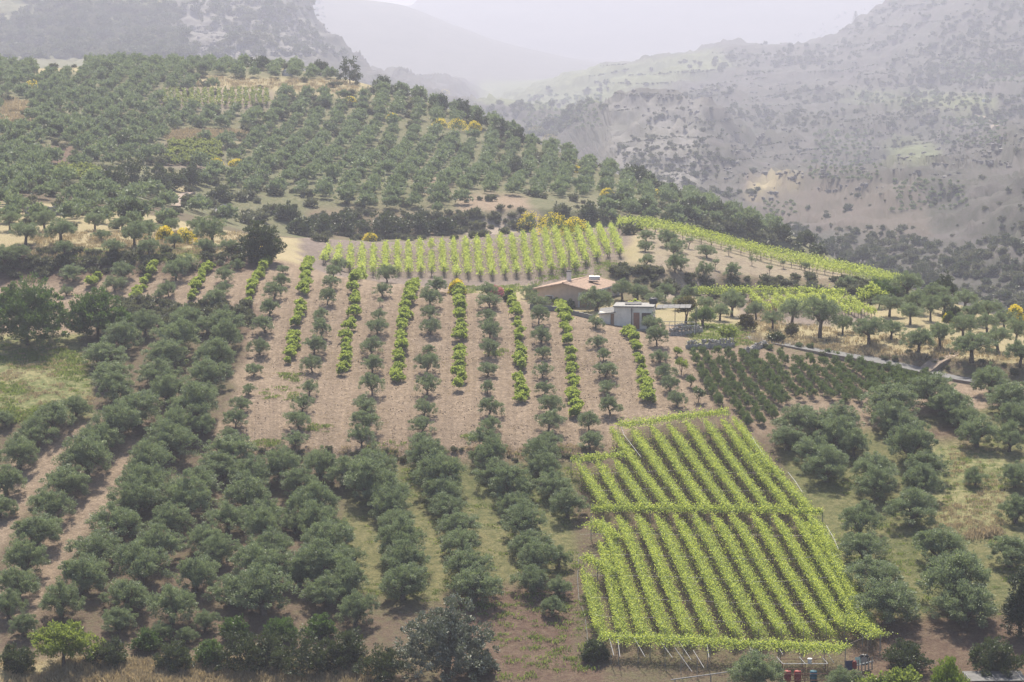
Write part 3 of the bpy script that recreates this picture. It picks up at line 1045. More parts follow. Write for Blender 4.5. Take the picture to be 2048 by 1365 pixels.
for i, (px, py, w) in enumerate([(1062, 598, 38), (1120, 612, 34)]):
    p = P(px, py)
    plant('young_olive', p, w * mpp(p), rngT, 'olive_tree', ['small olive left of the tiled house gable', 'small olive before the tiled house wall'][i], 'tree', 'olive trees by the buildings')
p = P(1500, 1372)
for i, (px, py, w) in enumerate([(1512, 1385, 112), (1684, 1385, 72)]):
    p = P(px, py)
    plant('olive', p, w * mpp(p), rngT, 'olive_tree', ['pale silvery olive at the bottom edge under the pergola rails', 'small silvery olive beside the red and blue drums'][i], 'tree', 'silvery olives below the pergola')

# ------------------------------------------------------------------ bush vines in the tilled field
VB = []
for i in range(5):
    rng = np.random.RandomState(700 + i)
    lobes = [((rng.uniform(-.3, .3), rng.uniform(-.4, .4), .55 + rng.uniform(-.1, .3)), (.42, .46, .45)) for _ in range(3)]
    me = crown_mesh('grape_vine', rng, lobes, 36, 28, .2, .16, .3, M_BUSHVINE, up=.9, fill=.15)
    VB.append(me)
VINE_ROWS = [
    [(197, 558), (181, 576)], [(308, 543), (270, 598)], [(415, 539), (380, 603)], [(535, 529), (494, 610)],
    [(617, 534), (608, 600), (595, 652), (577, 727)], [(724, 551), (707, 622), (695, 682), (687, 749)],
    [(830, 572), (810, 634), (800, 695), (794, 765)], [(916, 586), (920, 622), (921, 662), (919, 750), (918, 782)],
    [(1018, 599), (1036, 634), (1037, 682), (1039, 732), (1041, 808)], [(1118, 613), (1131, 661), (1142, 716), (1149, 806), (1152, 834)],
    [(1258, 671), (1282, 732), (1297, 809)],
]
VGAPS = {4: [(598, 612), (660, 672)], 7: [(682, 700), (766, 776)], 8: [(742, 758)], 9: [(694, 712), (808, 822)], 10: [(704, 716)]}
rngV = np.random.RandomState(9)
for ri, poly in enumerate(VINE_ROWS):
    pts3 = [P(*q) for q in poly]
    acc = []
    for a, b in zip(pts3[:-1], pts3[1:]):
        n_ = max(1, int(round((b - a).length / 1.5)))
        acc += [a.lerp(b, k / n_) for k in range(n_)]
    acc.append(pts3[-1])
    ti = 0
    for q in acc:
        p = at(q.x + rngV.uniform(-.15, .15), q.y + rngV.uniform(-.2, .2))
        py = project(np.array(p))[1]
        if any(a < py < b for a, b in VGAPS.get(ri, [])):
            continue
        o = link('grape_vine', VB[rngV.randint(5)], loc=p, label=f'light green bush vine, {ordn(ti)} from the top of {ordn(ri)} vine row on the tilled field', cat='grape vine', group='bush vines on the tilled field')
        s = rngV.uniform(.8, 1.2) * (1.0 if rngV.rand() > .12 else .6)
        o.scale = (s, s, s * rngV.uniform(.85, 1.1))
        o.rotation_euler = (0, 0, rngV.uniform(0, 6.28))
        ti += 1

# ------------------------------------------------------------------ shrubs in the planted plot
SB = []
for i in range(5):
    rng = np.random.RandomState(800 + i)
    lobes = [((rng.uniform(-.18, .18), rng.uniform(-.18, .18), .75 + rng.uniform(-.1, .15)), (.5, .5, .62)) for _ in range(2)]
    SB.append(crown_mesh('orchard_shrub', rng, lobes, 26, 20, .22, .1, .3, M_SHRUB, up=.9, fill=.15))
SHRUB_ROWS = [
    [(1385, 704), (1441, 806)], [(1405, 704), (1428, 740), (1470, 807), (1497, 847)], [(1431, 707), (1484, 788), (1524, 842)], [(1459, 709), (1499, 770), (1548, 832)],
    [(1482, 704), (1514, 750), (1560, 805)], [(1507, 709), (1537, 750), (1576, 798)], [(1537, 714), (1568, 755), (1600, 790)], [(1565, 717), (1601, 757), (1627, 790)],
    [(1591, 719), (1624, 755), (1664, 794)], [(1616, 719), (1654, 757), (1694, 799)], [(1644, 724), (1687, 762), (1722, 800)], [(1672, 727), (1710, 762), (1745, 786)],
    [(1695, 720), (1735, 755), (1763, 780)], [(1718, 725), (1756, 755), (1788, 778)], [(1743, 730), (1781, 757), (1812, 778)], [(1771, 735), (1806, 760), (1837, 778)],
    [(1796, 741), (1837, 765)], [(1824, 748), (1857, 763)], [(1850, 752), (1875, 763)],
]
rngS = np.random.RandomState(19)
for ri, poly in enumerate(SHRUB_ROWS):
    pts3 = [P(q[0], q[1] + 10) for q in poly]
    acc = []
    for a, b in zip(pts3[:-1], pts3[1:]):
        n_ = max(1, int(round((b - a).length / 1.1)))
        acc += [a.lerp(b, k / n_) for k in range(n_)]
    acc.append(pts3[-1])
    ti = 0
    for q in acc:
        if rngS.rand() < .02:
            continue
        p = at(q.x + rngS.uniform(-.1, .1), q.y + rngS.uniform(-.15, .15))
        o = link('orchard_shrub', SB[rngS.randint(5)], loc=p, label=f'upright dark green shrub, {ordn(ti)} from the road end of {ordn(ri)} planted row', cat='shrub', group='young shrubs in the planted plot by the road')
        s = rngS.uniform(.92, 1.12) * (1.0 if rngS.rand() > .05 else .7)
        o.scale = (s * .8, s * .8, s * rngS.uniform(.8, 1.1))
        o.rotation_euler = (0, 0, rngS.uniform(0, 6.28))
        ti += 1

# ------------------------------------------------------------------ trellised vines
M_STEEL = solid_mat('galvanised_steel', (.25, .25, .26), .6, .2, 4, 0, .2)
M_POST = solid_mat('weathered_post', (.30, .25, .20), .85, .3, 8, .2)
M_WIRE = solid_mat('pale_wire', (.4, .4, .42), .5, .1, 3, 0, .3)
M_HOSE = solid_mat('black_hose', (.03, .03, .03), .5, .1, 3)


def frame_of(a, b):
    d = np.array(b) - np.array(a)
    ln = np.linalg.norm(d)
    d = d / ln
    s = np.cross(d, [0, 0, 1.0])
    s /= np.linalg.norm(s)
    return d, s, ln


def vine_canopy(rng, a, b, width, z0, z1, dens, crest=0.35, mat=None, lean=0.0, gaps=0.0, leaf=.19, foot=True):
    """leaves of one trellised row from ground point a to ground point b"""
    mb = MB()
    d, s, ln = frame_of(a, b)
    a = np.array(a)
    npl = max(2, int(ln / 1.5))
    T = np.linspace(0, 1, npl)
    gz = np.array([zat(*(a + d * ln * t)[:2]) for t in T])
    n_ = int(dens * ln)
    t = rng.rand(n_) * ln
    vig = .62 + .5 * vnoise(t / 1.3, np.full(n_, rng.rand() * 99)) + .3 * vnoise(t / 5.0, np.full(n_, rng.rand() * 99))
    keep = vig > .72 + gaps * 1.1 - .15 if gaps else np.ones(n_, bool)
    h = rng.rand(n_)
    # canopy: hangs wider below, thin upright shoots on the crest
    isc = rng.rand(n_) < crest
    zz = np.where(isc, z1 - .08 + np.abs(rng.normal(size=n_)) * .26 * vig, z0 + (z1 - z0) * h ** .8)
    wd = np.where(isc, width * .22, width * (.62 - .30 * (zz - z0) / max(.1, z1 - z0)))
    off = rng.normal(size=n_) * wd * (.62 if not lean else .58) * vig + np.where(isc, -lean * .5, lean * (1.25 - (zz - z0) / max(.1, z1 - z0)) * 1.1)
    base = a[None, :2] + d[None, :2] * t[:, None] + s[None, :2] * off[:, None]
    zg = np.interp(t / ln, T, gz)
    zz = z0 + (zz - z0) * np.where(isc, 1, .85 + .3 * (vig - .72))
    C = np.concatenate([base, (zg + zz)[:, None]], 1)[keep]
    isc = isc[keep]
    m = len(C)
    D = rng.normal(size=(m, 3)) * .7 + s[None, :] * (np.sign(off[keep]) * .5)[:, None] + np.array([0, 0, .25])
    tk = t[keep]
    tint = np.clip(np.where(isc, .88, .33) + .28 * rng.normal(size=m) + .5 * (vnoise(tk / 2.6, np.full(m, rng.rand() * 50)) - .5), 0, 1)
    mb.leaves(C, D, leaf * rng.uniform(.7, 1.4, m), leaf * .85 * rng.uniform(.7, 1.3, m), tint, rng)
    # long shoots
    ns = int(ln * 3.0)
    for _ in range(ns):
        tt = rng.rand() * ln
        root = a + d * tt
        zgr = np.interp(tt / ln, T, gz)
        o0 = np.array([root[0], root[1], zgr + z1 - .1]) + s * rng.normal() * width * .22
        dr = unit(np.array([rng.normal() * .5, rng.normal() * .5, rng.uniform(.2, 1.0)]))
        k = 5
        C = o0[None] + dr[None] * np.linspace(.05, rng.uniform(.4, .8), k)[:, None] + rng.normal(size=(k, 3)) * .04
        mb.leaves(C, rng.normal(size=(k, 3)) + dr, leaf * .8, leaf * .62, np.clip(.8 + .15 * rng.normal(size=k), 0, 1), rng)
    return mb.mesh('foliage', [mat or M_VINE])


def trellis(rng, a, b, label, group, width=1.0, z0=1.0, z1=1.75, dens=150, crest=.35, post_every=6.5, posts=True, lean=0.0, gaps=0.0, leaf=.19, stems=True, mat=None, wire_h=None):
    a, b = Vector(a), Vector(b)
    d, s, ln = frame_of(a, b)
    root = link('vine_trellis', None, loc=a, label=label, cat='vine row', group=group)
    inv = Matrix.Translation(-a)

    def put(nm, me):
        me.transform(inv)
        return link(nm, me, parent=root)
    put('foliage', vine_canopy(rng, a, b, width, z0, z1, dens, crest, mat, lean, gaps, leaf))
    if posts:
        k = max(1, int(ln / post_every))
        for i in range(k + 1):
            q = a.lerp(b, i / k)
            z = zat(q.x, q.y)
            mb = MB()
            mb.tube([(q.x, q.y, z - .3), (q.x, q.y, z + z1 + .12)], .035, 5)
            put('post', mb.mesh('post', [M_POST]))
    if wire_h:
        mb = MB()
        pts = [np.array(at(*(a.lerp(b, i / 12)).xy, wire_h)) for i in range(13)]
        mb.tube(pts, .007, 3)
        put('wire', mb.mesh('wire', [M_WIRE]))
    if stems:
        mb = MB()
        k = max(2, int(ln / 1.6))
        for i in range(k):
            q = a.lerp(b, (i + .15) / k)
            z = zat(q.x, q.y)
            mb.tube([(q.x, q.y, z - .1), (q.x + rng.uniform(-.1, .1), q.y, z + .6), (q.x + rng.uniform(-.12, .12), q.y, z + z0 + .2)], [.05, .04, .035], 4, cap=False)
        o = put('vine_stems', mb.mesh('vine_stems', [M_BARK]))
        o['kind'] = 'stuff'
    return root


rngR = np.random.RandomState(77)
# knoll vineyard, row feet and row tops read in the photo
KN_T = [60, 130, 205, 280, 355, 435, 510, 585, 660, 735, 805, 880, 960, 1035, 1110, 1190, 1265, 1340, 1410, 1485, 1550, 1620, 1690, 1765, 1840, 1920]
KN_B = [20, 105, 195, 275, 350, 430, 515, 585, 665, 740, 820, 905, 980, 1060, 1140, 1225, 1300, 1380, 1455, 1530, 1615, 1690, 1760, 1835, 1910, 1985]
KN_YB = np.interp(KN_B, [0, 980, 1140, 1380, 1530, 1690, 1760, 1835, 1910, 1985], [436, 440, 438, 425, 405, 390, 352, 322, 302, 292])
KN_YT = np.interp(KN_T, [60, 205, 435, 660, 880, 1110, 1265, 1410, 1550, 1690, 1920], [196, 190, 176, 162, 150, 136, 120, 100, 72, 56, 56])
for i in range(26):
    bx, by = 640 + .3027 * KN_B[i], 430 + .3027 * KN_YB[i]
    tx, ty = 640 + .3027 * KN_T[i], 430 + .3027 * KN_YT[i] + 21
    by = min(by, 565)
    pb = P(bx, min(by, 556 if bx < 900 else 568))
    Yb = 334.5 if bx < 1060 else pb.y
    if pb.y < 325 or pb.y > 372:
        r = raydir(bx, by)
        pb = at(r[0] / r[1] * Yb, Yb)
    # top foot: stays on the near side of the crest
    r = raydir(tx, ty)
    pt = P(tx, ty)
    if pt is None or pt.y > 378 or pt.y < 340:
        Yt = np.interp(tx, [640, 1024, 1280], [359, 364, 370])
        pt = at(r[0] / r[1] * Yt, Yt)
    trellis(rngR, pb, pt, f'trellised vine row on the knoll behind the tiled house, {ordn(i)} from left', 'trellised vine rows on the knoll', 1.05, .75, 1.5, 150, .4, 7, True, 0, .25, .18, True, None, 1.0)

# vines along the ridge, seen from the side
RIDGE = [(1235, 458), (1300, 466), (1400, 484), (1500, 508), (1600, 533), (1710, 558), (1815, 580)]
for k in range(3):
    pts = []
    for px, py in RIDGE:
        p = P(px, py - 1.5 * k)
        if p is None or p.y > 380:
            p = P(px, py + 6)
        r = raydir(px, py)
        Y = p.y - 3 + 2.6 * k
        pts.append(at(r[0] / r[1] * Y, Y))
    for j in range(0, len(pts) - 1, 2):
        trellis(rngR, pts[j], pts[j + 2], f'vine trellis along the ridge crest, {ordn(j // 2)} length from the knoll, {ordn(k)} line back', 'vine rows along the ridge', 1.2, .6, 1.4, 130, .35, 8, True, 0, .05, .18, True)

# small vineyard on the terrace
for i in range(9):
    x0 = 1500 + i * 24
    a = P(x0 + 40 + i * 2.2, 634 + i * .8)
    b = P(x0, 603 + i * 1.0)
    trellis(rngR, a, b, f'short vine row on the terrace under the pale bank, {ordn(i)} from left', 'short vine rows on the terrace', 0.75, .7, 1.3, 110, .45, 7, True, 0, .25, .17, True)
for i, (x0, x1, y0, y1) in enumerate([(1380, 1500, 604, 602), (1500, 1610, 602, 603), (1610, 1690, 603, 607)]):
    trellis(rngR, P(x0, y0), P(x1, y1), f'vine trellis running across the head of the terrace vineyard, {ordn(i)} length from left', 'cross trellis of the terrace vineyard', 1.3, 1.0, 1.7, 170, .45, 8, True, 0, .05, .2, False)

# ------------------------------------------------------------------ the big pergola vineyard
PERG_UP = [((1161, 926), (1208, 1003)), ((1199, 922), (1249, 1006)), ((1234, 918), (1290, 1006)), ((1226, 852), (1334, 1008)), ((1266, 853), (1375, 1011)), ((1305, 848), (1410, 1008)), ((1340, 845), (1454, 1011)),
           ((1375, 840), (1492, 1010)), ((1413, 837), (1533, 1011)), ((1448, 835), (1577, 1012)), ((1470, 832), (1617, 1012))]
PERG_LO = [((1170, 1142), (1198, 1258)), ((1204, 1085), (1241, 1260)), ((1207, 1040), (1285, 1264)), ((1240, 1033), (1330, 1262)), ((1278, 1031), (1374, 1262)), ((1316, 1030), (1421, 1262)), ((1354, 1030), (1470, 1262)),
           ((1392, 1031), (1517, 1262)), ((1429, 1030), (1562, 1262)), ((1466, 1030), (1607, 1262)), ((1509, 1030), (1652, 1258)), ((1550, 1030), (1688, 1250)), ((1592, 1030), (1718, 1240)), ((1622, 1030), (1742, 1258))]
PH = 1.75
DPY = 36        # canopy crest to ground in photo px


def pergp(q):
    return P(q[0], q[1] + DPY)


for nm, rows in (('upper', PERG_UP), ('lower', PERG_LO)):
    for i, (t, b) in enumerate(rows):
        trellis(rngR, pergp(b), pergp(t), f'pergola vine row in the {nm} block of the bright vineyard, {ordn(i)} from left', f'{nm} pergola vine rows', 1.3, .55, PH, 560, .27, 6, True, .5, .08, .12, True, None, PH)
BANDS = [([(1236, 846), (1300, 838), (1380, 826), (1456, 818)], 'top'), ([(1142, 916), (1200, 910), (1248, 904)], 'stepped left'), ([(1182, 1016), (1300, 1014), (1420, 1016), (1540, 1017), (1645, 1022)], 'middle'),
         ([(1198, 1272), (1300, 1280), (1420, 1286), (1560, 1290), (1690, 1300)], 'bottom'), ([(1182, 1042), (1210, 1058), (1236, 1075)], 'upper left flap'), ([(1168, 1112), (1195, 1126), (1232, 1146)], 'lower left flap'),
         ([(1500, 905), (1530, 925), (1562, 945)], 'upper right flap'), ([(1620, 1042), (1640, 1070), (1662, 1100)], 'middle right flap'), ([(1690, 1235), (1725, 1255), (1760, 1274)], 'lower right flap')]
M_PIPE = M_STEEL
for pts, nm in BANDS:
    q = [pergp(p) for p in pts]
    root = link('vine_canopy', None, loc=q[0], label=f'bright green vine canopy across the {nm} edge of the pergola vineyard' if 'flap' not in nm else f'{nm} of loose vine shoots on the pergola vineyard', cat='vine canopy', group='cross canopies of the pergola')
    wdt = {'bottom': 2.9, 'middle': 1.5, 'top': 2.2, 'stepped left': 1.9}.get(nm, 2.0)
    for a, b in zip(q[:-1], q[1:]):
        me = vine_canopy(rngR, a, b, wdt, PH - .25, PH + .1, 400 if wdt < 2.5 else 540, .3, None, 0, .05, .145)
        me.transform(Matrix.Translation(-q[0]))
        link('foliage', me, parent=root)
    mb = MB()
    mb.tube([np.array(at(v.x, v.y, PH)) - np.array(q[0]) for v in q], .03, 5)
    link('rail', mb.mesh('rail', [M_STEEL]), parent=root)
    for v in q:
        z = zat(v.x, v.y)
        mb = MB()
        mb.tube([np.array((v.x, v.y, z - .3)) - np.array(q[0]), np.array((v.x, v.y, z + PH + .05)) - np.array(q[0])], .045, 6)
        link('post', mb.mesh('post', [M_STEEL]), parent=root)
# steel rails that stick out below the bottom canopy
RAILX = [1222, 1237, 1276, 1330, 1366, 1415, 1500, 1556, 1603, 1648, 1362, 1394]
for i, (x0, y0, x1, y1) in enumerate([(1222, 1294, 1228, 1312), (1237, 1296, 1240, 1314), (1276, 1294, 1290, 1314), (1330, 1300, 1345, 1316), (1366, 1300, 1382, 1320), (1415, 1302, 1418, 1316), (1500, 1300, 1505, 1308), (1556, 1298, 1566, 1310),
                                       (1603, 1298, 1611, 1308), (1648, 1304, 1668, 1326), (1362, 1318, 1384, 1344), (1394, 1318, 1408, 1336)]):
    g0, g1 = P(x0, y0 + 34), P(x1, y1 + 34)
    if g0 is None or g1 is None:
        continue
    p0 = Vector((g0.x, g0.y, g0.z + PH))
    r = Vector(raydir(x1, y1))
    # the rail's free end is 1.6 m nearer than its fixed end
    Y1 = p0.y - 1.6
    p1 = r * (Y1 / r.y)
    back = p0 + (p0 - p1) * .6
    mb = MB()
    mb.tube([np.zeros(3), np.array(p1 - back)], .035, 6)
    mb.tube([np.array(p0 - back), np.array(Vector((p0.x, p0.y, g0.z - .2)) - back)], .03, 5)
    link('steel_rail', mb.mesh('steel_rail', [M_STEEL]), loc=back, label=f'grey steel rail end sticking out under the bottom canopy, {ordn(sorted(RAILX).index(x0))} from left', cat='rail', group='pergola rails')
# wires across the rows
for i, (y, x0, x1) in enumerate([(945, 1165, 1565), (980, 1180, 1610), (1068, 1160, 1660), (1110, 1160, 1680), (1150, 1165, 1700), (1195, 1175, 1725), (1232, 1185, 1745)]):
    a, b = pergp((x0, y)), pergp((x1, y))
    mb = MB()
    mb.tube([np.array(at(*a.lerp(b, k / 14).xy, PH + .02)) - np.array(a) for k in range(15)], .006, 3)
    link('wire', mb.mesh('wire', [M_WIRE]), loc=a, label=f'thin pale wire across the pergola vine rows, {ordn(i)} from the top', cat='wire', group='pergola cross wires')
# pale hoses lying on the canopy, black hose down the left side
for i, pts in enumerate([[(1240, 846), (1248, 868), (1266, 892), (1272, 900), (1282, 913)], [(1504, 872), (1512, 886), (1522, 900), (1530, 912)], [(1575, 943), (1590, 962), (1604, 984)], [(1652, 1052), (1668, 1080), (1676, 1100)]]):
    q = [pergp(p) for p in pts]
    mb = MB()
    mb.tube([np.array((v.x, v.y, v.z + PH + .12)) - np.array(q[0]) for v in q], .02, 5)
    link('water_hose', mb.mesh('water_hose', [M_WIRE]), loc=q[0], label=['pale hose over the left edge of the upper pergola block', 'pale hose near the upper right corner of the pergola', 'grey pipe on the right edge above the middle canopy', 'pale pipe on the right edge below the middle canopy'][i], cat='hose')
q = [P(*p) for p in [(1158, 1110), (1155, 1160), (1158, 1200), (1170, 1235), (1174, 1265), (1176, 1295)]]
mb = MB()
mb.tube([np.array(v) + np.array((0, 0, .06)) - np.array(q[0]) for v in q], .05, 5)
link('irrigation_hose', mb.mesh('irrigation_hose', [M_HOSE]), loc=q[0], label='black irrigation hose along the left side of the pergola vines', cat='hose')

# ------------------------------------------------------------------ road, path, stone walls
M_ROAD = solid_mat('grey_concrete_road', (.125, .125, .126), .85, .15, .8, .1)
M_TRACK = solid_mat('dirt_track', (.26, .205, .16), .95, .25, 1.2, .4)
M_STONE = solid_mat('dry_stone', (.36, .34, .31), .9, .35, 2.5, .5)
M_CONC = solid_mat('grey_concrete', (.24, .235, .225), .85, .2, 2, .2)


def ribbon(name, pts, width, mat, lift=.06, label=None):
    q = [P(*p) for p in pts]
    xy = np.array([[v.x, v.y] for v in q])
    t = np.concatenate([[0], np.cumsum(np.linalg.norm(np.diff(xy, axis=0), axis=1))])
    s = np.arange(0, t[-1], 1.0)
    X, Y = np.interp(s, t, xy[:, 0]), np.interp(s, t, xy[:, 1])
    ker = np.ones(5) / 5
    if len(X) > 12:
        X[2:-2], Y[2:-2] = np.convolve(X, ker, 'valid'), np.convolve(Y, ker, 'valid')
    T = np.stack([np.gradient(X), np.gradient(Y)], 1)
    T /= np.linalg.norm(T, axis=1, keepdims=True)
    Nn = np.stack([-T[:, 1], T[:, 0]], 1)
    off = np.linspace(-.5, .5, 6) * width
    V, F = [], []
    ZC = np.array([max(zat(X[i] + Nn[i, 0] * o, Y[i] + Nn[i, 1] * o) for o in off) for i in range(len(X))])
    if len(ZC) > 16:
        ZC = np.convolve(np.pad(ZC, 5, 'edge'), np.ones(11) / 11, 'valid')
    for i in range(len(X)):
        zc = ZC[i]
        for o in off:
            x, y = X[i] + Nn[i, 0] * o, Y[i] + Nn[i, 1] * o
            V.append((x, y, max(zat(x, y) + .03, .25 * zat(x, y) + .75 * zc + lift)))
    for i in range(len(X) - 1):
        for j in range(5):
            a = i * 6 + j
            F.append((a, a + 6, a + 7, a + 1))
    mb = MB()
    mb.add(V, F, smooth=True)
    V = np.array(V).reshape(-1, 6, 3)
    for e_ in (0, 5):            # shoulders
        lo = V[:, e_].copy()
        lo[:, 2] -= .8
        k_ = len(V)
        mb.add(np.concatenate([V[:, e_], lo]), [(i, i + 1, i + 1 + k_, i + k_) for i in range(k_ - 1)], .5, 1)
    return link(name, mb.mesh(name, [mat, M_TRACK]), kind='structure')


ribbon('road', [(1488, 674), (1520, 679), (1560, 688), (1620, 700), (1690, 715), (1760, 729), (1830, 743), (1900, 757), (1960, 768)], 2.1, M_ROAD)
ribbon('track', [(1845, 745), (1870, 728), (1890, 716), (1905, 706)], 2.0, M_TRACK, .05)
ribbon('path', [(352, 415), (352, 402), (368, 392), (384, 384)], 1.6, M_TRACK, .12)


def stone_wall(a, b, h, label):
    rng = np.random.RandomState(int(a.x * 7) & 255)
    d, s, ln = frame_of(a, b)
    mb = MB()
    n_ = int(ln * h * 30)
    for _ in range(n_):
        t, z = rng.rand() * ln, rng.rand() * h
        c = np.array(a) + d * t
        c[2] = zat(c[0], c[1]) + z
        c = c + s * rng.uniform(-.12, .12) - np.array(a)
        v = unit(np.array([[x, y, w] for x in (-1, 1) for y in (-1, 1) for w in (-1, 1)], float)) * rng.uniform(.10, .21) * rng.uniform(.75, 1.2, (8, 3))
        M3 = np.array(Matrix.Rotation(rng.uniform(0, 3), 3, Vector(rng.normal(size=3)).normalized()))
        mb.add(v @ M3.T + c, [(0, 1, 3, 2), (4, 6, 7, 5), (0, 4, 5, 1), (2, 3, 7, 6), (0, 2, 6, 4), (1, 5, 7, 3)])
    core = MB()
    k = max(2, int(ln / 1.5))
    for i in range(k):
        c = np.array(a) + d * ln * (i + .5) / k
        z = zat(c[0], c[1])
        core.box((c[0] - a.x, c[1] - a.y, z + h * .2 - a.z), (ln / k * 1.02, .3, h * .5), math.atan2(d[1], d[0]))
    root = link('stone_wall', core.mesh('wall_core', [M_STONE]), loc=a, label=label, cat='stone wall', group='dry stone walls')
    o = link('stones', mb.mesh('stones', [M_STONE]), parent=root)
    o['kind'] = 'stuff'


stone_wall(P(1372, 697), P(1468, 693), 1.0, 'dry stone wall below the stone terrace, at the head of the shrub rows')
stone_wall(P(1340, 672), P(1404, 666), 1.0, 'upper dry stone wall right of the grey hut')
stone_wall(P(1482, 712), P(1535, 692), .7, 'low curved stone edge beside the road end')

# ------------------------------------------------------------------ tiled house
M_RENDER = solid_mat('beige_render', (.54, .43, .345), .9, .12, 1.5, .1)
M_TILE = solid_mat('terracotta_tile', (.40, .28, .205), .85, .3, 2.5, .2, stretch=(3, .6, 1))
M_WHITE = solid_mat('white_paint', (.6, .6, .59), .7, .1, 2)
M_WOOD = solid_mat('brown_door', (.30, .18, .11), .7, .25, 4, .1, stretch=(4, 4, .5))
M_DARKGL = solid_mat('dark_glass', (.03, .035, .04), .1, .1, 1)
M_GREYW = solid_mat('grey_render', (.84, .78, .69), .9, .18, 1.2, .15)
M_SHEET = solid_mat('grey_sheet_metal', (.15, .148, .146), .9, .3, 1.5, .05, 0)
M_BLACKP = solid_mat('black_plastic', (.025, .025, .028), .5, .1, 2)
M_TANK = solid_mat('white_tank', (.42, .42, .43), .3, .05, 2)
M_RUST = solid_mat('rusty_iron', (.20, .10, .07), .85, .4, 6, .3)

base = P(1118, 626)
HY = 314.0
r = raydir(1128, 622)
hc = Vector((r[0] / r[1] * HY, HY, 0))
hz = float(r[2] / r[1] * HY)
house = link('tiled_house', None, loc=(hc.x, hc.y, hz), label='beige house with low terracotta tiled roof and chimney behind the olives', cat='house')
house.rotation_euler = (0, 0, R(-24))
GW, GL, EH, RH = 8.0, 10.0, 2.9, .85      # gable width (local x), length (local y), eaves, rise
# local frame: gable at y=0 faces the camera, x across
mb = MB()
x0, x1 = -GW / 2, GW / 2
V = [(x0, 0, -1.5), (x1, 0, -1.5), (x1, 0, EH), (0, 0, EH + RH), (x0, 0, EH), (x0, GL, -1.5), (x1, GL, -1.5), (x1, GL, EH), (0, GL, EH + RH), (x0, GL, EH)]
mb.add(V, [(0, 1, 2, 4), (5, 9, 7, 6), (1, 6, 7, 2), (0, 4, 9, 5)])
mb.add(V, [(4, 2, 3), (9, 8, 7)])
link('wall', mb.mesh('wall', [M_RENDER]), parent=house)


def tiled_slope(sign):
    mb = MB()
    ov = .45
    sl = math.hypot(GW / 2 + ov, RH * (1 + ov / (GW / 2)))
    nx = {-1: -1, 1: 1}[sign]
    # courses of barrel tiles: each ridge of tiles is a half pipe down the slope
    nt = int((GL + 2 * ov) / .24)
    for i in range(nt):
        yc = -ov + (i + .5) * .24
        prof = [(-.12, 0), (-.06, .055), (0, .075), (.06, .055), (.12, 0)]
        V, F = [], []
        K = 9
        for k in range(K + 1):
            f = k / K
            xx = sign * f * (GW / 2 + ov)
            zz = EH + RH - f * RH * (1 + ov / (GW / 2)) + .10 + (.018 if k % 2 else 0)
            for (dy, dz) in prof:
                V.append((xx, yc + dy, zz + dz))
        for k in range(K):
            for j in range(4):
                a = k * 5 + j
                F.append((a, a + 1, a + 6, a + 5) if sign > 0 else (a, a + 5, a + 6, a + 1))
        mb.add(V, F)
    ang = math.atan2(RH, GW / 2)
    mb.box((sign * (GW / 2 + ov) / 2, GL / 2, EH + RH - RH * (1 + ov / (GW / 2)) / 2 + .03), (sl, GL + 2 * ov, .1), 0, 0, .5, 0, sign * ang)
    return mb


rf = link('roof', tiled_slope(1).mesh('roof', [M_TILE]), parent=house)
link('roof_slope', tiled_slope(-1).mesh('roof_slope', [M_TILE]), parent=rf)
mb = MB()
mb.tube([(0, -.5, EH + RH + .14), (0, GL + .5, EH + RH + .14)], .13, 8)
link('ridge_tiles', mb.mesh('ridge_tiles', [M_TILE]), parent=rf)
mb = MB()
for s_ in (-1, 1):
    sl = math.hypot(GW / 2 + .45, RH * 1.11)
    mb.box((s_ * (GW / 2 + .45) / 2, -.47, EH + RH * .44), (sl, .06, .18), 0, 0, .5, 0, s_ * math.atan2(RH, GW / 2))
link('rake_tiles', mb.mesh('rake_tiles', [M_TILE]), parent=rf)
mb = MB()
mb.box((-.2, 2.2, EH + RH + .65), (.5, .5, 1.5))
ch = link('chimney', mb.mesh('chimney', [M_WHITE]), parent=house)
mb = MB()
mb.box((-.2, 2.2, EH + RH + 1.50), (.62, .62, .16))
link('cap', mb.mesh('cap', [M_BLACKP]), parent=ch)
mb = MB()
mb.tube([(1.6, 5.2, EH + RH + .35), (3.0, 5.6, EH + RH + .35)], .3, 10)
mb.box((2.3, 5.0, EH + RH - .1), (1.4, .9, .06), 0, 0, .5, -.3)
link('water_heater', mb.mesh('water_heater', [M_TANK]), parent=house)
mb = MB()
mb.box((2.9, -.04, 1.25), (1.5, .12, 2.7))
dr = link('door_surround', mb.mesh('door_surround', [M_WHITE]), parent=house)
mb = MB()
mb.box((2.9, -.12, 1.1), (1.05, .06, 2.25))
link('door', mb.mesh('door', [M_WOOD]), parent=dr)
mb = MB()
mb.box((-2.2, -.05, 1.5), (1.2, .08, 1.1))
wi = link('window', mb.mesh('window', [M_WHITE]), parent=house)
mb = MB()
mb.box((-2.2, -.10, 1.5), (1.0, .05, .9))
link('pane', mb.mesh('pane', [M_DARKGL]), parent=wi)
mb = MB()
mb.box((GW / 2 + .42, GL / 2, EH - .08), (.14, GL + .9, .16))
link('gutter', mb.mesh('gutter', [M_WHITE]), parent=house)
for k, yy in enumerate((.3, 4.6, 9.4)):
    mb = MB()
    mb.box((GW / 2 + .3, yy, .7), (.28, .28, 4.4))
    link('porch_pillar', mb.mesh('porch_pillar', [M_WHITE]), parent=house)
mb = MB()
a, b = P(1060, 618), P(1185, 640)
for i in range(14):
    q = a.lerp(b, (i + .5) / 14)
    z = zat(q.x, q.y)
    mb.box((q.x - a.x, q.y - a.y, z + .15 - a.z), ((b - a).length / 14 * 1.03, .22, .9), math.atan2(b.y - a.y, b.x - a.x))
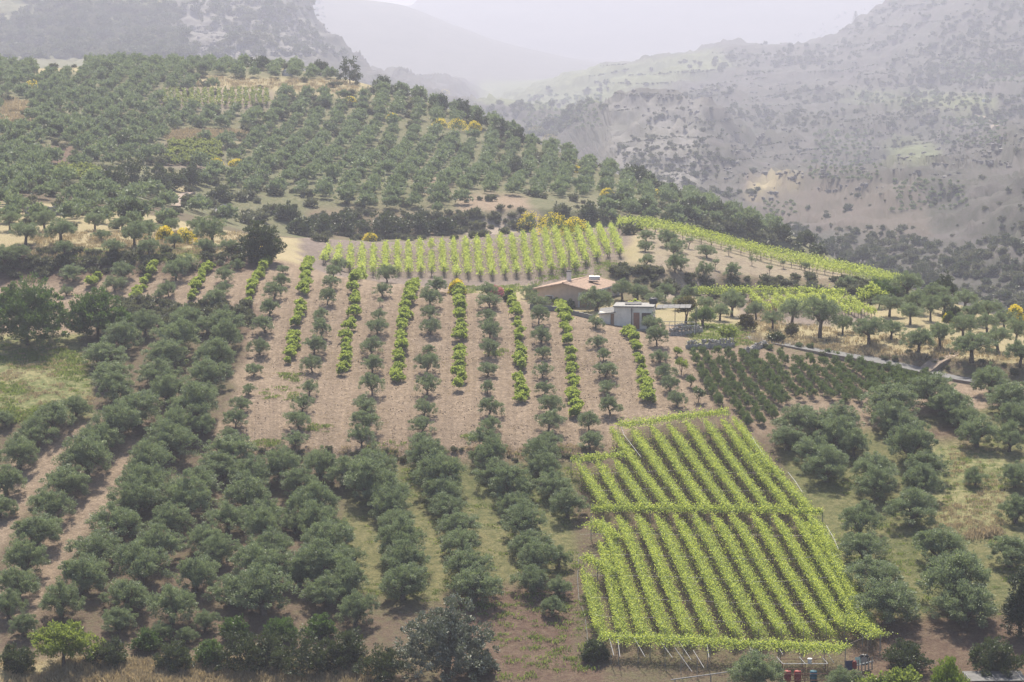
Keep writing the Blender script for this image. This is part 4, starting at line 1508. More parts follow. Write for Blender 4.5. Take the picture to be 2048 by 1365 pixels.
link('garden_wall', mb.mesh('garden_wall', [M_CONC]), loc=a, label='low grey garden wall in front of the tiled house', cat='wall')
# utility pole behind the house
r = raydir(1138, 575)
q = Vector((r[0] / r[1] * 330, 330, 0))
q.z = zat(q.x, q.y)
mb = MB()
mb.tube([(0, 0, -.3), (0, 0, 4.6)], [.11, .08], 7)
up_ = link('utility_pole', mb.mesh('utility_pole', [M_POST]), loc=q, label='thin wooden pole standing behind the tiled house roof', cat='pole')
mb = MB()
mb.box((0, 0, 4.35), (.8, .08, .08))
link('cross_arm', mb.mesh('cross_arm', [M_POST]), parent=up_)

# ------------------------------------------------------------------ grey hut with sheet-metal awning
sp = P(1272, 658)
hut = link('grey_hut', None, loc=sp, label='small grey flat-roofed hut with brown door and dark window by the field edge', cat='hut')
hut.rotation_euler = (0, 0, R(-8))
S = .0656 * 1.0          # metres per photo px here
mb = MB()
mb.box((-.35, 2.0, .9), (4.9, 4.0, 3.6))
link('wall', mb.mesh('wall', [M_GREYW]), parent=hut)
mb = MB()
mb.box((-.35, 1.95, 2.78), (5.15, 4.3, .16))
rf = link('roof', mb.mesh('roof', [M_CONC]), parent=hut)
mb = MB()
mb.box((-3.7, 1.6, .55), (1.9, 3.0, 2.9))
link('side_room', mb.mesh('side_room', [M_GREYW]), parent=hut)
mb = MB()
mb.box((-3.72, 1.45, 2.10), (2.2, 3.5, .08), 0, 0, .5, .1, -.12)
link('side_roof', mb.mesh('side_roof', [M_SHEET]), parent=hut)
mb = MB()
mb.box((.05, -.03, 1.0), (.75, .10, 2.1))
link('door', mb.mesh('door', [solid_mat('red_brown_door', (.33, .17, .11), .7, .2, 4, .1)]), parent=hut)
mb = MB()
mb.box((1.3, -.03, 1.55), (1.15, .10, .95))
wi = link('window', mb.mesh('window', [solid_mat('dark_brown_shutter', (.10, .06, .05), .7, .2, 4)]), parent=hut)
mb = MB()
mb.box((1.3, -.06, 1.02), (1.3, .16, .07))
link('sill', mb.mesh('sill', [M_CONC]), parent=wi)
mb = MB()
mb.box((-3.0, .08, 1.0), (.62, .12, 1.9))
wi = link('window', mb.mesh('window', [M_WHITE]), parent=hut)
mb = MB()
mb.box((-3.0, .0, 1.1), (.42, .06, 1.5))
link('pane', mb.mesh('pane', [M_WOOD]), parent=wi)
mb = MB()
mb.tube([(-.55, -.08, -.3), (-.55, -.08, 2.6)], .05, 6)
link('drainpipe', mb.mesh('drainpipe', [M_BLACKP]), parent=hut)
mb = MB()
mb.box((.6, -.7, -.12), (3.6, 1.5, .24))
link('doorstep', mb.mesh('doorstep', [M_CONC]), parent=hut)
aw = link('awning', None, parent=hut, loc=(4.9, 1.0, 2.75))
for k in range(6):
    mb = MB()
    mb.box((-2.0 + k * .72, 0, .02 * k), (.68, 2.6, .05), 0, 0, .5, .06)
    link('roof_sheet', mb.mesh('roof_sheet', [M_SHEET]), parent=aw)
for (xx, yy) in ((2.6, -1.0), (2.6, 1.1), (0, -1.0)):
    mb = MB()
    mb.tube([(xx, yy, -3.4), (xx, yy, 0.0)], .045, 6)
    link('awning_post', mb.mesh('awning_post', [M_SHEET]), parent=aw)
rl = link('railing', None, parent=hut, loc=(4.9, -.2, 0))
for zz in (.55, 1.0):
    mb = MB()
    mb.tube([(-2.3, 0, zz), (2.5, 0, zz)], .035, 5)
    link('rail', mb.mesh('rail', [M_WHITE]), parent=rl)
for xx in (-2.3, -.7, .9, 2.5):
    mb = MB()
    mb.tube([(xx, 0, -.5), (xx, 0, 1.0)], .035, 5)
    link('baluster', mb.mesh('baluster', [M_WHITE]), parent=rl)
rotm = Matrix.Rotation(R(-8), 3, 'Z')


def hutpt(x, y, z):
    return sp + rotm @ Vector((x, y, z))


mb = MB()
mb.tube([(0, 0, 0), (0, 0, .08), (0, 0, .62), (0, 0, .72)], [.5, .55, .55, .35], 14)
mb.tube([(0, 0, .72), (0, 0, .82)], .14, 8)
link('water_tank', mb.mesh('water_tank', [M_BLACKP]), loc=hutpt(1.9, 3.3, 2.86), label='round black water tank on the grey hut roof', cat='water tank')
mb = MB()
mb.box((0, 0, .18), (1.3, .8, .05), 0, 0, .5, .25)
mb.box((1.0, .1, .2), (.9, .8, .05), .1, 0, .5, .3)
for xx in (-.5, .5, 1.2):
    mb.box((xx, .2, .06), (.05, .5, .14))
link('solar_panel', mb.mesh('solar_panel', [M_SHEET]), loc=hutpt(-.9, 1.6, 2.87), label='tilted grey panels lying on the grey hut roof', cat='panel')
mb = MB()
for k in range(5):
    mb.box((k * .22, .1 * k, .18 + .08 * k), (1.6, .2, .05), .5 + .12 * k, 0, .5, .2, .15)
link('plank_pile', mb.mesh('plank_pile', [M_SHEET]), loc=at(*P(1352, 656).xy), label='heap of grey planks and sheets beside the hut', cat='planks')
# concrete wall and posts far left
a, b = P(50, 432), P(146, 432)
mb = MB()
for i in range(6):
    q = a.lerp(b, (i + .5) / 6)
    mb.box((q.x - a.x, q.y - a.y, zat(q.x, q.y) + .5 - a.z), ((b - a).length / 6 * 1.01, .25, 1.6), math.atan2(b.y - a.y, b.x - a.x))
link('concrete_wall', mb.mesh('concrete_wall', [M_CONC]), loc=a, label='long grey concrete wall among olives on the left hillside', cat='wall')
for i, (px, py, h) in enumerate([(132, 430, 3.4), (64, 432, 1.8), (46, 432, 1.8)]):
    q = P(px, py)
    mb = MB()
    mb.tube([(0, 0, -.3), (0, 0, h)], .06, 6)
    o = link('wooden_post', mb.mesh('wooden_post', [M_POST]), loc=q, label=['tall thin post at the right end of the concrete wall', 'short post behind the concrete wall', 'short post at the left end of the concrete wall'][i], cat='post')

# ------------------------------------------------------------------ yard at the bottom edge: rack with drums, tyre, pallets
g = P(1612, 1372)
M_RED = solid_mat('red_plastic', (.24, .03, .03), .5, .15, 2)
M_BLUE = solid_mat('teal_plastic', (.03, .12, .17), .5, .15, 2)
M_TEAL2 = solid_mat('pale_green_board', (.35, .5, .42), .6, .1, 2)
M_DENIM = solid_mat('dark_blue_cloth', (.04, .05, .09), .9, .2, 3)
rack = link('iron_rack', None, loc=g, label='rusty iron frame rack with white front rail holding drums', cat='rack')
for xx in (-2.1, -.1, 1.9):
    for yy in (0, 1.6):
        mb = MB()
        mb.tube([(xx, yy, -.6), (xx, yy, 2.0)], .04, 5)
        link('upright', mb.mesh('upright', [M_RUST]), parent=rack)
for yy in (0, 1.6):
    for zz in (.5, 1.1, 2.0):
        mb = MB()
        mb.tube([(-2.1, yy, zz), (1.9, yy, zz)], .035, 5)
        link('bar', mb.mesh('bar', [M_WHITE if (yy == 0 and zz == 2.0) else M_RUST]), parent=rack)
for xx in (-2.1, -.1, 1.9):
    mb = MB()
    mb.tube([(xx, 0, 2.02), (xx - .3, 1.9, 2.1)], .035, 5)
    link('top_rail', mb.mesh('top_rail', [M_STEEL]), parent=rack)


def drum(name, loc, mat, label, h=.95, rr=.32):
    mb = MB()
    zz = [0, .03, .3, .31, .34, .35, .62, .63, .66, .67, .92, .95, 1.0]
    rd = [.92, 1, 1, 1.05, 1.05, 1, 1, 1.05, 1.05, 1, 1, .95, .8]
    mb.tube([(0, 0, z * h) for z in zz], [q * rr for q in rd], 16)
    o = link(name, mb.mesh(name, [mat]), loc=loc, label=label, cat='drum', group='drums on the rack')
    mb = MB()
    mb.tube([(.12, 0, h), (.12, 0, h + .06)], .06, 8)
    link('bung', mb.mesh('bung', [M_BLACKP]), parent=o)


drum('plastic_drum', g + Vector((-1.55, .8, .2)), M_RED, 'red plastic drum at the left end of the iron rack')
drum('plastic_drum', g + Vector((-.65, .8, .2)), M_RED, 'red plastic drum in the middle of the iron rack')
drum('plastic_drum', g + Vector((.75, .8, .2)), M_BLUE, 'teal plastic drum at the right of the iron rack')
mb = MB()
mb.tube([(0, 0, 0), (0, 0, .4)], [.16, .2], 12)
mb.tube([(0, 0, .4), (0, 0, .42)], [.22, .22], 12)
link('white_bucket', mb.mesh('white_bucket', [M_WHITE]), loc=g + Vector((.3, .05, 2.05)), label='white bucket on top of the iron rack', cat='bucket')
y0 = P(1730, 1350)
mb = MB()
th = np.linspace(0, 2 * np.pi, 20)
mb.tube([(0.42 * math.cos(t), 0, .42 * math.sin(t)) for t in th], .13, 8, cap=False)
tyre = link('old_tyre', mb.mesh('old_tyre', [M_BLACKP]), loc=y0 + Vector((.05, 1.0, 1.1)), label='black tyre propped up behind the wooden slats', cat='tyre')
mb = MB()
mb.tube([(0, -.06, 0), (0, .06, 0)], .3, 14)
link('rim', mb.mesh('rim', [M_STEEL]), parent=tyre)
pal = link('wooden_pallet', None, loc=y0 + Vector((.0, 0, .2)), label='leaning wooden pallet with upright slats by the tyre', cat='pallet')
for k in range(6):
    mb = MB()
    mb.box((-.9 + k * .3, .0, .45 + .08 * k), (.11, .04, 1.2), 0, 0, .5, -.15)
    link('slat', mb.mesh('slat', [M_POST]), parent=pal)
for zz in (.1, .8):
    mb = MB()
    mb.box((-.15, .04, zz), (1.8, .05, .1), 0, 0, .5, 0, -.26)
    link('cross_bar', mb.mesh('cross_bar', [M_WHITE if zz > .5 else M_POST]), parent=pal)
mb = MB()
mb.box((0, 0, .4), (.75, .06, .8), .3, 0, .5, -.2)
mb.box((.06, -.08, .1), (.7, .06, .25), .3, 0, .5, -.5)
link('dark_cloth', mb.mesh('dark_cloth', [M_DENIM]), loc=y0 + Vector((-1.4, -.1, .5)), label='dark blue cloth hanging beside the red canister', cat='cloth')
mb = MB()
mb.box((0, 0, .3), (.4, .25, .6))
mb.box((0, 0, .64), (.3, .16, .1))
mb.tube([(.12, 0, .66), (.12, 0, .76)], .05, 8)
link('red_canister', mb.mesh('red_canister', [M_RED]), loc=y0 + Vector((-.95, .0, .55)), label='red canister between the dark cloth and the pallet', cat='canister')
mb = MB()
mb.box((0, 0, .35), (.5, .04, .6), .2, 0, .5, -.35)
mb.box((0, .2, .1), (.06, .5, .06))
link('pale_board', mb.mesh('pale_board', [M_TEAL2]), loc=y0 + Vector((-.55, .7, .75)), label='pale green board leaning near the tyre', cat='board')
mb = MB()
a, b = P(1670, 1325), P(1735, 1310)
mb.tube([np.array((0, 0, 1.3)), np.array(b - a) * .5 + np.array((0, 0, 1.45)), np.array(b - a) + np.array((0, 0, 1.75))], .03, 5)
mb.tube([np.array(b - a) + np.array((0, 0, -.2)), np.array(b - a) + np.array((0, 0, 1.8))], .04, 5)
link('bent_pole', mb.mesh('bent_pole', [M_POST]), loc=a, label='thin bent pole slung above the yard clutter', cat='pole')
# long grey rail bottom left of yard, and metal roof edge in the corner
a, b = P(1342, 1380), P(1500, 1358)
mb = MB()
mb.tube([np.array((0, 0, .9)), np.array(b - a) + np.array((0, 0, .9))], .05, 6)
for f in (0.05, .5, .95):
    q = a.lerp(b, f)
    mb.tube([np.array((q.x, q.y, zat(q.x, q.y) - .3)) - np.array(a), np.array(q - a) + np.array((0, 0, .9))], .05, 6)
link('steel_rail', mb.mesh('steel_rail', [M_STEEL]), loc=a, label='long grey rail on posts at the bottom edge under the vines', cat='rail')
g2 = P(1990, 1378)
root = link('metal_shelter', None, loc=g2, label='corner of a low sheet-metal shelter roof at the bottom edge', cat='shelter')
mb = MB()
mb.box((0, .5, 1.0), (5.2, 2.2, .06), .03, 0, .5, .12)
link('roof', mb.mesh('roof', [M_SHEET]), parent=root)
for xx in (-2.3, 0, 2.3):
    mb = MB()
    mb.tube([(xx, -.3, -1), (xx, -.3, .85)], .05, 6)
    mb.tube([(xx, -.5, .96), (xx - .3, .9, 1.3)], .03, 5)
    link('post', mb.mesh('post', [M_STEEL]), parent=root)

# ------------------------------------------------------------------ single trees and bushes with a look of their own
def special(name, px, py, wpx, hpx, label, cat, leafmat, group=None, L=.3, Wd=.13, nclump=120, nleaf=46, spread=.5, lobes_n=7, trunk=.18, up=.4, low=.12, seed=None, depth=None, dark=None, point=False):
    """a tree or bush of its own: foot at (px,py), crown wpx wide and hpx tall in the photo"""
    p = P(px, py)
    if p is None:
        print('MISS', label)
        return
    k = mpp(p)
    w, h = wpx * k, hpx * k
    rng = np.random.RandomState(seed if seed is not None else int(px * 3 + py))
    lobes = []
    for i in range(lobes_n):
        a = i * 2.399 + rng.uniform(-.3, .3)
        f = math.sqrt((i + .6) / lobes_n)
        rad = w * .5 * .66 * f
        top = (1 - .55 * f ** 2) if not point else (1 - .85 * f)
        zc = h * (low + (1 - low) * rng.uniform(.42, .58) * top + .06)
        rz = max(.25 * h, h * (top * .5)) * rng.uniform(.75, .95)
        rr = w * .5 * rng.uniform(.34, .48)
        zc = max(zc, rz * .8 + low * h)
        if zc + rz > h:
            zc = h - rz
        lobes.append(((math.cos(a) * rad, math.sin(a) * rad * (depth or .9), zc), (rr, rr, rz)))
    if low < .05:
        for i in range(5):
            a = i * 1.257 + rng.uniform(-.3, .3)
            lobes.append(((math.cos(a) * w * .27, math.sin(a) * w * .25, h * .2), (w * .2, w * .2, h * .2)))
    root = link(name, None, loc=p, label=label, cat=cat, group=group)
    link('crown', crown_mesh(name + '_crown', rng, lobes, nclump, nleaf, L, Wd, spread, leafmat, up=up, fill=.2), parent=root)
    if trunk:
        link('trunk', trunk_mesh(name + '_trunk', rng, lobes[:4], max(.3, h * .22), trunk, M_BARK, subs=1), parent=root)
    return root


HB = leaf_mat('hedge_leaf', (.05, .085, .03), (.11, .16, .06), (.10, .18, .04), .3, .5, None)
special('leafy_tree', 55, 690, 200, 140, 'big leafy green tree mass at the left edge above the meadow', 'tree', HB, L=.36, Wd=.15, nclump=430, nleaf=52, spread=.62, lobes_n=13, low=.0)
special('leafy_tree', 196, 674, 135, 108, 'rounded leafy green tree left of the red bank', 'tree', HB, L=.34, Wd=.14, nclump=300, nleaf=52, spread=.6, lobes_n=11, low=.0)
special('leafy_tree', 240, 668, 70, 60, 'lower leafy bush touching the rounded green tree', 'bush', HB, nclump=100, low=0)
special('evergreen_tree', 524, 523, 96, 92, 'tall dark evergreen between the terrace and the knoll vines', 'tree', M_DARK, L=.3, Wd=.14, nclump=230, nleaf=52, spread=.55, lobes_n=9, low=.0)
special('evergreen_tree', 488, 512, 46, 44, 'small dark shrubby tree left of the tall dark evergreen', 'tree', M_DARK, nclump=70, low=0)
special('carob_tree', 895, 1364, 218, 182, 'large dark tree with whitish glossy leaves at the bottom centre', 'tree', M_CAROB, L=.24, Wd=.14, nclump=430, nleaf=52, spread=.45, lobes_n=13, low=.02, trunk=.28)
special('lime_green_tree', 128, 1338, 138, 108, 'yellow-green leafy tree near the bottom left corner', 'tree', M_LIME, L=.24, Wd=.13, nclump=200, nleaf=46, spread=.45, lobes_n=9, low=.08)
for i, (px, py, w, h, lab) in enumerate([(480, 1345, 112, 92, 'dark climbing shrub at the bottom edge, left of pair'), (600, 1352, 118, 100, 'dark climbing shrub at the bottom edge, right of pair'), (700, 1330, 80, 86, 'dark leafy shrub left of the large carob'), (770, 1358, 120, 70, 'low dark shrub at the foot of the carob'),
                                         (30, 1345, 90, 60, 'dark shrub in the bottom left corner'), (290, 1300, 56, 44, 'dull green bush right of the yellow-green tree'), (420, 1330, 70, 56, 'mid green shrub above the dry grass strip'), (1190, 1320, 56, 44, 'scrubby dark bush below the pergola corner'), (215, 1330, 90, 60, 'dark shrub touching the right side of the yellow-green tree'), (350, 1340, 90, 64, 'dark shrub, third along the bottom bank'), (540, 1330, 100, 78, 'tall dark shrub between the climbing pair'), (660, 1345, 90, 80, 'dense dark shrub left of the carob trunk'), (560, 1275, 70, 44, 'low green bush above the climbing shrubs'), (640, 1270, 64, 42, 'low green bush above the carob'), (470, 1275, 60, 44, 'low green bush at the grove foot'), (960, 1345, 70, 40, 'dark bush hugging the right foot of the carob')]):
    special('dark_shrub', px, py, w, h, lab, 'shrub', HB if i in (5, 6, 12, 13, 14) else M_DARK, group='shrubs along the bottom edge', L=.22, Wd=.11, nclump=120, nleaf=44, spread=.42, low=0, trunk=.06)
special('dark_shrub', 1815, 1338, 104, 60, 'dark green bush below the large olive on the right', 'shrub', M_DARK, L=.22, Wd=.12, nclump=120, low=0, trunk=.06)
special('dark_shrub', 1990, 1350, 130, 84, 'dark ivy covered bush in the bottom right corner', 'shrub', M_DARK, L=.22, Wd=.14, nclump=150, low=0, trunk=.06)
special('fig_tree', 1795, 1400, 130, 74, 'bright green broad-leaved fig bush at the bottom edge', 'tree', M_LIME, L=.26, Wd=.22, nclump=150, nleaf=36, spread=.42, low=0, trunk=.08)
special('fig_tree', 1735, 1395, 60, 50, 'small bright bush beside the wooden pallet', 'bush', M_LIME, L=.22, Wd=.2, nclump=60, nleaf=34, low=0, trunk=.06)
special('lime_cypress', 1896, 1392, 78, 112, 'pointed yellow-green cypress at the bottom edge', 'tree', leaf_mat('cypress_spray', (.09, .14, .025), (.2, .26, .05), (.2, .3, .04), .3, .6), L=.3, Wd=.09, nclump=150, nleaf=44, spread=.4, lobes_n=9, low=0, up=1.4, point=True, trunk=.08)
special('dark_pine', 2040, 1275, 70, 190, 'dark feathery conifer at the right edge', 'tree', M_CONIFER, L=.34, Wd=.08, nclump=200, nleaf=44, spread=.5, lobes_n=11, low=.0, up=.1, point=True)
# between hut and road
special('fig_tree', 1454, 684, 44, 32, 'bright lime young fig by the stone wall', 'tree', M_LIME, L=.3, Wd=.2, nclump=40, nleaf=24, low=.3, trunk=.06)
special('leafy_tree', 1406, 655, 58, 44, 'soft pale green tree right of the hut awning', 'tree', leaf_mat('soft_leaf', (.08, .12, .05), (.16, .21, .09), (.15, .23, .06), .35), nclump=90, low=.1, L=.3, Wd=.08)
special('bare_tree', 1372, 648, 54, 60, 'brownish thin-leaved tree behind the hut awning', 'tree', leaf_mat('brownish_leaf', (.09, .09, .035), (.18, .16, .06), (.16, .15, .05), .3), nclump=60, low=.3)
special('round_bush', 1492, 662, 40, 32, 'dark reddish rounded bush beside the road end', 'bush', leaf_mat('reddish_leaf', (.06, .06, .03), (.14, .11, .05), (.1, .1, .03), .25), nclump=60, low=.05)
special('round_bush', 1552, 684, 34, 20, 'small dark bush on the far edge of the road', 'bush', M_DARK, nclump=36, low=0, trunk=.04)
special('round_bush', 1583, 674, 26, 22, 'small brownish round bush above the road', 'bush', leaf_mat('brown_bush_leaf', (.07, .075, .03), (.14, .13, .06), (.1, .1, .03), .25), nclump=36, low=.2, trunk=.05)
for i, (px, py) in enumerate([(1598, 696), (1620, 698), (1655, 708), (1674, 712), (1540, 700), (1560, 708), (1500, 716), (1420, 690)]):
    special('round_bush', px, py, 16, 13, f'tiny dark bush dotted along the road edge, {ordn(sorted([1598, 1620, 1655, 1674, 1540, 1560, 1500, 1420]).index(px))} from left', 'bush', M_SHRUB, group='tiny bushes along the road', L=.2, Wd=.1, nclump=16, nleaf=24, spread=.25, low=0, trunk=0, lobes_n=3)
special('leafy_tree', 1270, 618, 26, 22, 'yellow-green vine bush on the hut roof', 'bush', M_VINE, nclump=30, low=0, trunk=0, L=.22, Wd=.2, spread=.3)
special('garden_cypress', 1018, 604, 24, 34, 'small pointed dark shrub left of the house', 'shrub', M_DARK, nclump=40, lobes_n=5, low=0, point=True, trunk=.05, spread=.25, L=.2)
special('garden_cypress', 1140, 618, 24, 32, 'small dark pointed shrub before the house door', 'shrub', M_DARK, nclump=40, lobes_n=5, low=0, point=True, trunk=.05, spread=.25, L=.2)
special('oleander_bush', 995, 596, 34, 26, 'pink flowering bush left of the tiled house', 'bush', M_PINK, nclump=30, low=0, trunk=.04, L=.16, Wd=.14, spread=.3)
special('lemon_sapling', 1118, 620, 18, 24, 'bright green sapling against the house gable', 'sapling', M_LIME, nclump=18, nleaf=22, lobes_n=3, low=.45, trunk=.03, spread=.25, L=.2, Wd=.15)
for i, (px, py, w) in enumerate([(1363, 748, 32), (1380, 775, 26), (1396, 805, 32), (1355, 714, 20)]):
    special('citrus_sapling', px, py, w, w * .95, ['lime green sapling at the right edge of the tilled field', 'slim sapling below the lime green one', 'dark green round-headed sapling above the pergola corner', 'thin sapling right of the eighth olive row'][i], 'sapling',
            [M_LIME, HB, M_SHRUB, M_LIME][i], group='saplings at the field edge', nclump=24, nleaf=26, lobes_n=4, low=.42, trunk=.05, spread=.3, L=.2, Wd=.13)
special('leafy_tree', 1765, 596, 80, 40, 'pale green bushy growth under the end of the ridge vines', 'bush', HB, nclump=120, low=0, trunk=0)
special('vine_thicket', 1745, 600, 70, 38, 'bright leafy thicket below the ridge vines', 'bush', M_VINE, nclump=80, low=0, trunk=0, L=.24, Wd=.2)
special('evergreen_tree', 1842, 572, 86, 52, 'dark rounded evergreen on the right skyline of the knoll', 'tree', M_DARK, nclump=180, low=0, lobes_n=9)
special('evergreen_tree', 1890, 600, 54, 62, 'dark upright evergreen right of the rounded skyline one', 'tree', M_DARK, nclump=120, low=0, lobes_n=7)
special('round_bush', 1905, 640, 36, 30, 'dark bush among the olives on the right crest', 'bush', M_DARK, nclump=60, low=0)
for i, (px, py, w, h) in enumerate([(1660, 508, 40, 34), (1690, 512, 34, 28), (1725, 520, 36, 26), (1555, 478, 60, 40), (1500, 462, 56, 36), (1610, 492, 48, 34), (1590, 470, 40, 30), (1455, 450, 60, 34)]):
    special('evergreen_tree', px, py, w, h, f'dark evergreen on the slope behind the ridge vines, {ordn(sorted([1660, 1690, 1725, 1555, 1500, 1610, 1590, 1455]).index(px))} from left', 'tree', M_DARK, group='evergreens behind the ridge vines', nclump=70, nleaf=40, low=0, L=.4, Wd=.2, spread=.7)

# broom in flower
BROOM = [(914, 588, 34, 30, 'round yellow broom bush at the top edge of the tilled field'), (330, 482, 34, 30, 'yellow broom behind the terrace olives, left clump'), (370, 486, 46, 30, 'yellow broom behind the terrace olives, right clump'),
         (1062, 464, 56, 42, 'tall yellow broom on the bank behind the knoll, left end'), (1108, 470, 66, 46, 'tall yellow broom on the bank behind the knoll, middle'), (1150, 472, 58, 38, 'tall yellow broom on the bank behind the knoll, right end'),
         (645, 462, 26, 18, 'small yellow broom left of the pale bank'), (740, 482, 30, 16, 'low yellow broom above the knoll vines'), (520, 515, 26, 22, 'small yellow broom under the dark evergreen'), (1898, 646, 24, 22, 'yellow broom between olives on the right crest'), (2030, 640, 34, 30, 'yellow broom at the right edge of the crest'), (1968, 622, 46, 20, 'long yellow broom drift on the right skyline'),
         (65, 178, 30, 18, 'yellow broom high on the left hillside'), (430, 332, 34, 16, 'yellow broom right of the dark thicket, upper'), (475, 332, 36, 14, 'yellow broom right of the dark thicket, lower'), (880, 256, 34, 20, 'broom on the upper right shoulder, left patch'), (915, 262, 40, 26, 'broom on the upper right shoulder, middle patch'), (948, 262, 30, 20, 'broom on the upper right shoulder, right patch'),
         (1075, 270, 44, 18, 'broom on the skyline right of the shoulder, upper'), (1100, 282, 34, 14, 'broom on the skyline right of the shoulder, lower'), (890, 190, 22, 12, 'small broom at the skyline trees'), (785, 240, 26, 14, 'small broom among upper hillside olives'), (1150, 345, 26, 14, 'broom low on the right flank, left'), (1215, 392, 28, 16, 'broom low on the right flank, middle'), (1310, 396, 30, 18, 'broom low on the right flank, right'), (700, 205, 26, 12, 'faint broom under the grass clearing')]
for i, (px, py, w, h, lab) in enumerate(BROOM):
    p = P(px, py)
    if p is None:
        continue
    o = special('broom_bush', px, py, w, h, lab, 'bush', M_BROOMLEAF, group='flowering broom bushes', nclump=46, nleaf=30, low=0, trunk=0, L=.3, Wd=.07, spread=.45, up=1.0)
    k = mpp(p)
    rng = np.random.RandomState(i)
    mb = MB()
    n_ = 900
    s = sphere_pts(rng, n_)
    s[:, 2] = np.abs(s[:, 2])
    C = s * np.array([w * k * .5, w * k * .45, h * k * .92]) * rng.uniform(.85, 1.12, (n_, 1))
    kk = vnoise(C[:, 0] * 1.4 + i * 7, C[:, 1] * 1.4 + C[:, 2]) > .42
    C = C[kk]
    mb.leaves(C, s[kk] + rng.normal(size=C.shape) * .6, .26, .15, np.clip(.5 + .25 * rng.normal(size=len(C)), 0, 1), rng)
    link('blossom', mb.mesh('blossom', [M_BROOM]), parent=o)

# dark thickets and evergreens on the far hill
FARDARK = [(225, 382, 70, 50), (265, 384, 90, 82), (310, 386, 80, 64), (345, 380, 60, 46), (380, 372, 50, 46), (262, 440, 60, 50), (245, 300, 50, 34), (700, 168, 56, 58), (640, 150, 40, 30), (520, 140, 60, 30), (450, 132, 50, 26), (210, 150, 50, 26), (765, 182, 50, 34), (800, 196, 44, 30), (838, 208, 40, 30), (880, 222, 40, 34),
           (925, 240, 46, 46), (955, 256, 50, 42), (1000, 275, 50, 44), (1035, 290, 46, 40), (1098, 292, 40, 28), (1030, 352, 60, 44), (1270, 368, 60, 44), (1300, 380, 50, 34), (1205, 336, 40, 24), (1340, 402, 56, 34), (1390, 424, 60, 36), (1430, 434, 60, 34), (1370, 440, 60, 36), (1290, 430, 60, 34), (1220, 420, 50, 30),
           (690, 470, 80, 54), (640, 468, 60, 40), (770, 470, 90, 66), (835, 468, 80, 56), (890, 466, 50, 36), (600, 470, 60, 40), (575, 440, 60, 40), (1180, 440, 50, 34), (440, 402, 50, 26), (590, 330, 60, 34), (290, 255, 40, 26), (30, 300, 30, 36), (110, 270, 44, 30)]
for i, (px, py, w, h) in enumerate(FARDARK):
    p = P(px, py)
    if p is None or p.y > 800:
        continue
    grp = 'dark evergreens on the far hill'
    where = 'in the dark thicket on the left hillside' if i < 5 else 'on the bank behind the knoll vines' if 31 <= i <= 37 else 'along the far hill skyline' if 7 <= i <= 20 else 'on the right flank of the far hill' if 21 <= i <= 30 else 'scattered among the far hillside olives'
    lst = [j for j in range(len(FARDARK)) if (j < 5) == (i < 5) and (31 <= j <= 37) == (31 <= i <= 37) and (7 <= j <= 20) == (7 <= i <= 20) and (21 <= j <= 30) == (21 <= i <= 30)]
    rank = sorted(lst, key=lambda j: FARDARK[j][0]).index(i)
    special('evergreen_tree', px, py, w, h, f'dark evergreen {where}, {ordn(rank)} from left', 'tree', M_DARK, group=grp, nclump=60, nleaf=32, low=0, L=.5, Wd=.26, spread=.8, trunk=.15, lobes_n=7)

# vines far up the hill
M_FARVINE = leaf_mat('hill_vine_leaf', (.07, .11, .035), (.18, .23, .085), (.24, .29, .09), .4, .5, None)
for i in range(16):
    x = 328 + i * 13.6
    a, b = P(x + 1.5, 217 - (i > 12) * 2), P(x - .5 + .1 * i, 190 - (i > 5) * 2)
    if a is None or b is None or a.y > 700 or b.y > 760:
        continue
    me = vine_canopy(rngR, a, b, 1.1, .3, 1.4, 12, .4, M_FARVINE, 0, .1, .5)
    me.transform(Matrix.Translation(-a))
    link('hill_vine', me, loc=a, label=f'pale vine row in the small vineyard high on the hill, {ordn(i)} from left', cat='vine row', group='vine rows high on the hill')
pts, scs = [], []
rs = np.random.RandomState(31)
VBF = []
for i in range(3):
    rng = np.random.RandomState(730 + i)
    VBF.append(src('far_vine_source', crown_mesh('far_vine', rng, [((0, 0, .7), (.6, .6, .5))], 14, 9, .5, .42, .35, M_FARVINE)))
for poly in ([(345, 288), (438, 285), (440, 330), (325, 334)], [(120, 335), (200, 345), (190, 372), (110, 356)]):
    xs, ys = [q[0] for q in poly], [q[1] for q in poly]
    for yy in np.arange(min(ys), max(ys), 4.6):
        for xx in np.arange(min(xs), max(xs), 10):
            X, Yy = xx + rs.uniform(-2, 2) + (yy % 9), yy + rs.uniform(-1, 1)
            if inside(poly, np.array([X]), np.array([Yy]))[0]:
                p = P(X, Yy)
                if p is not None:
                    pts.append(p)
                    scs.append(rs.uniform(.8, 1.4))
sc_instances('hillside_vine_patch', pts, scs, rs.randint(0, 3, len(pts)), VBF, 'pale green vine bushes in two small patches on the far hill')

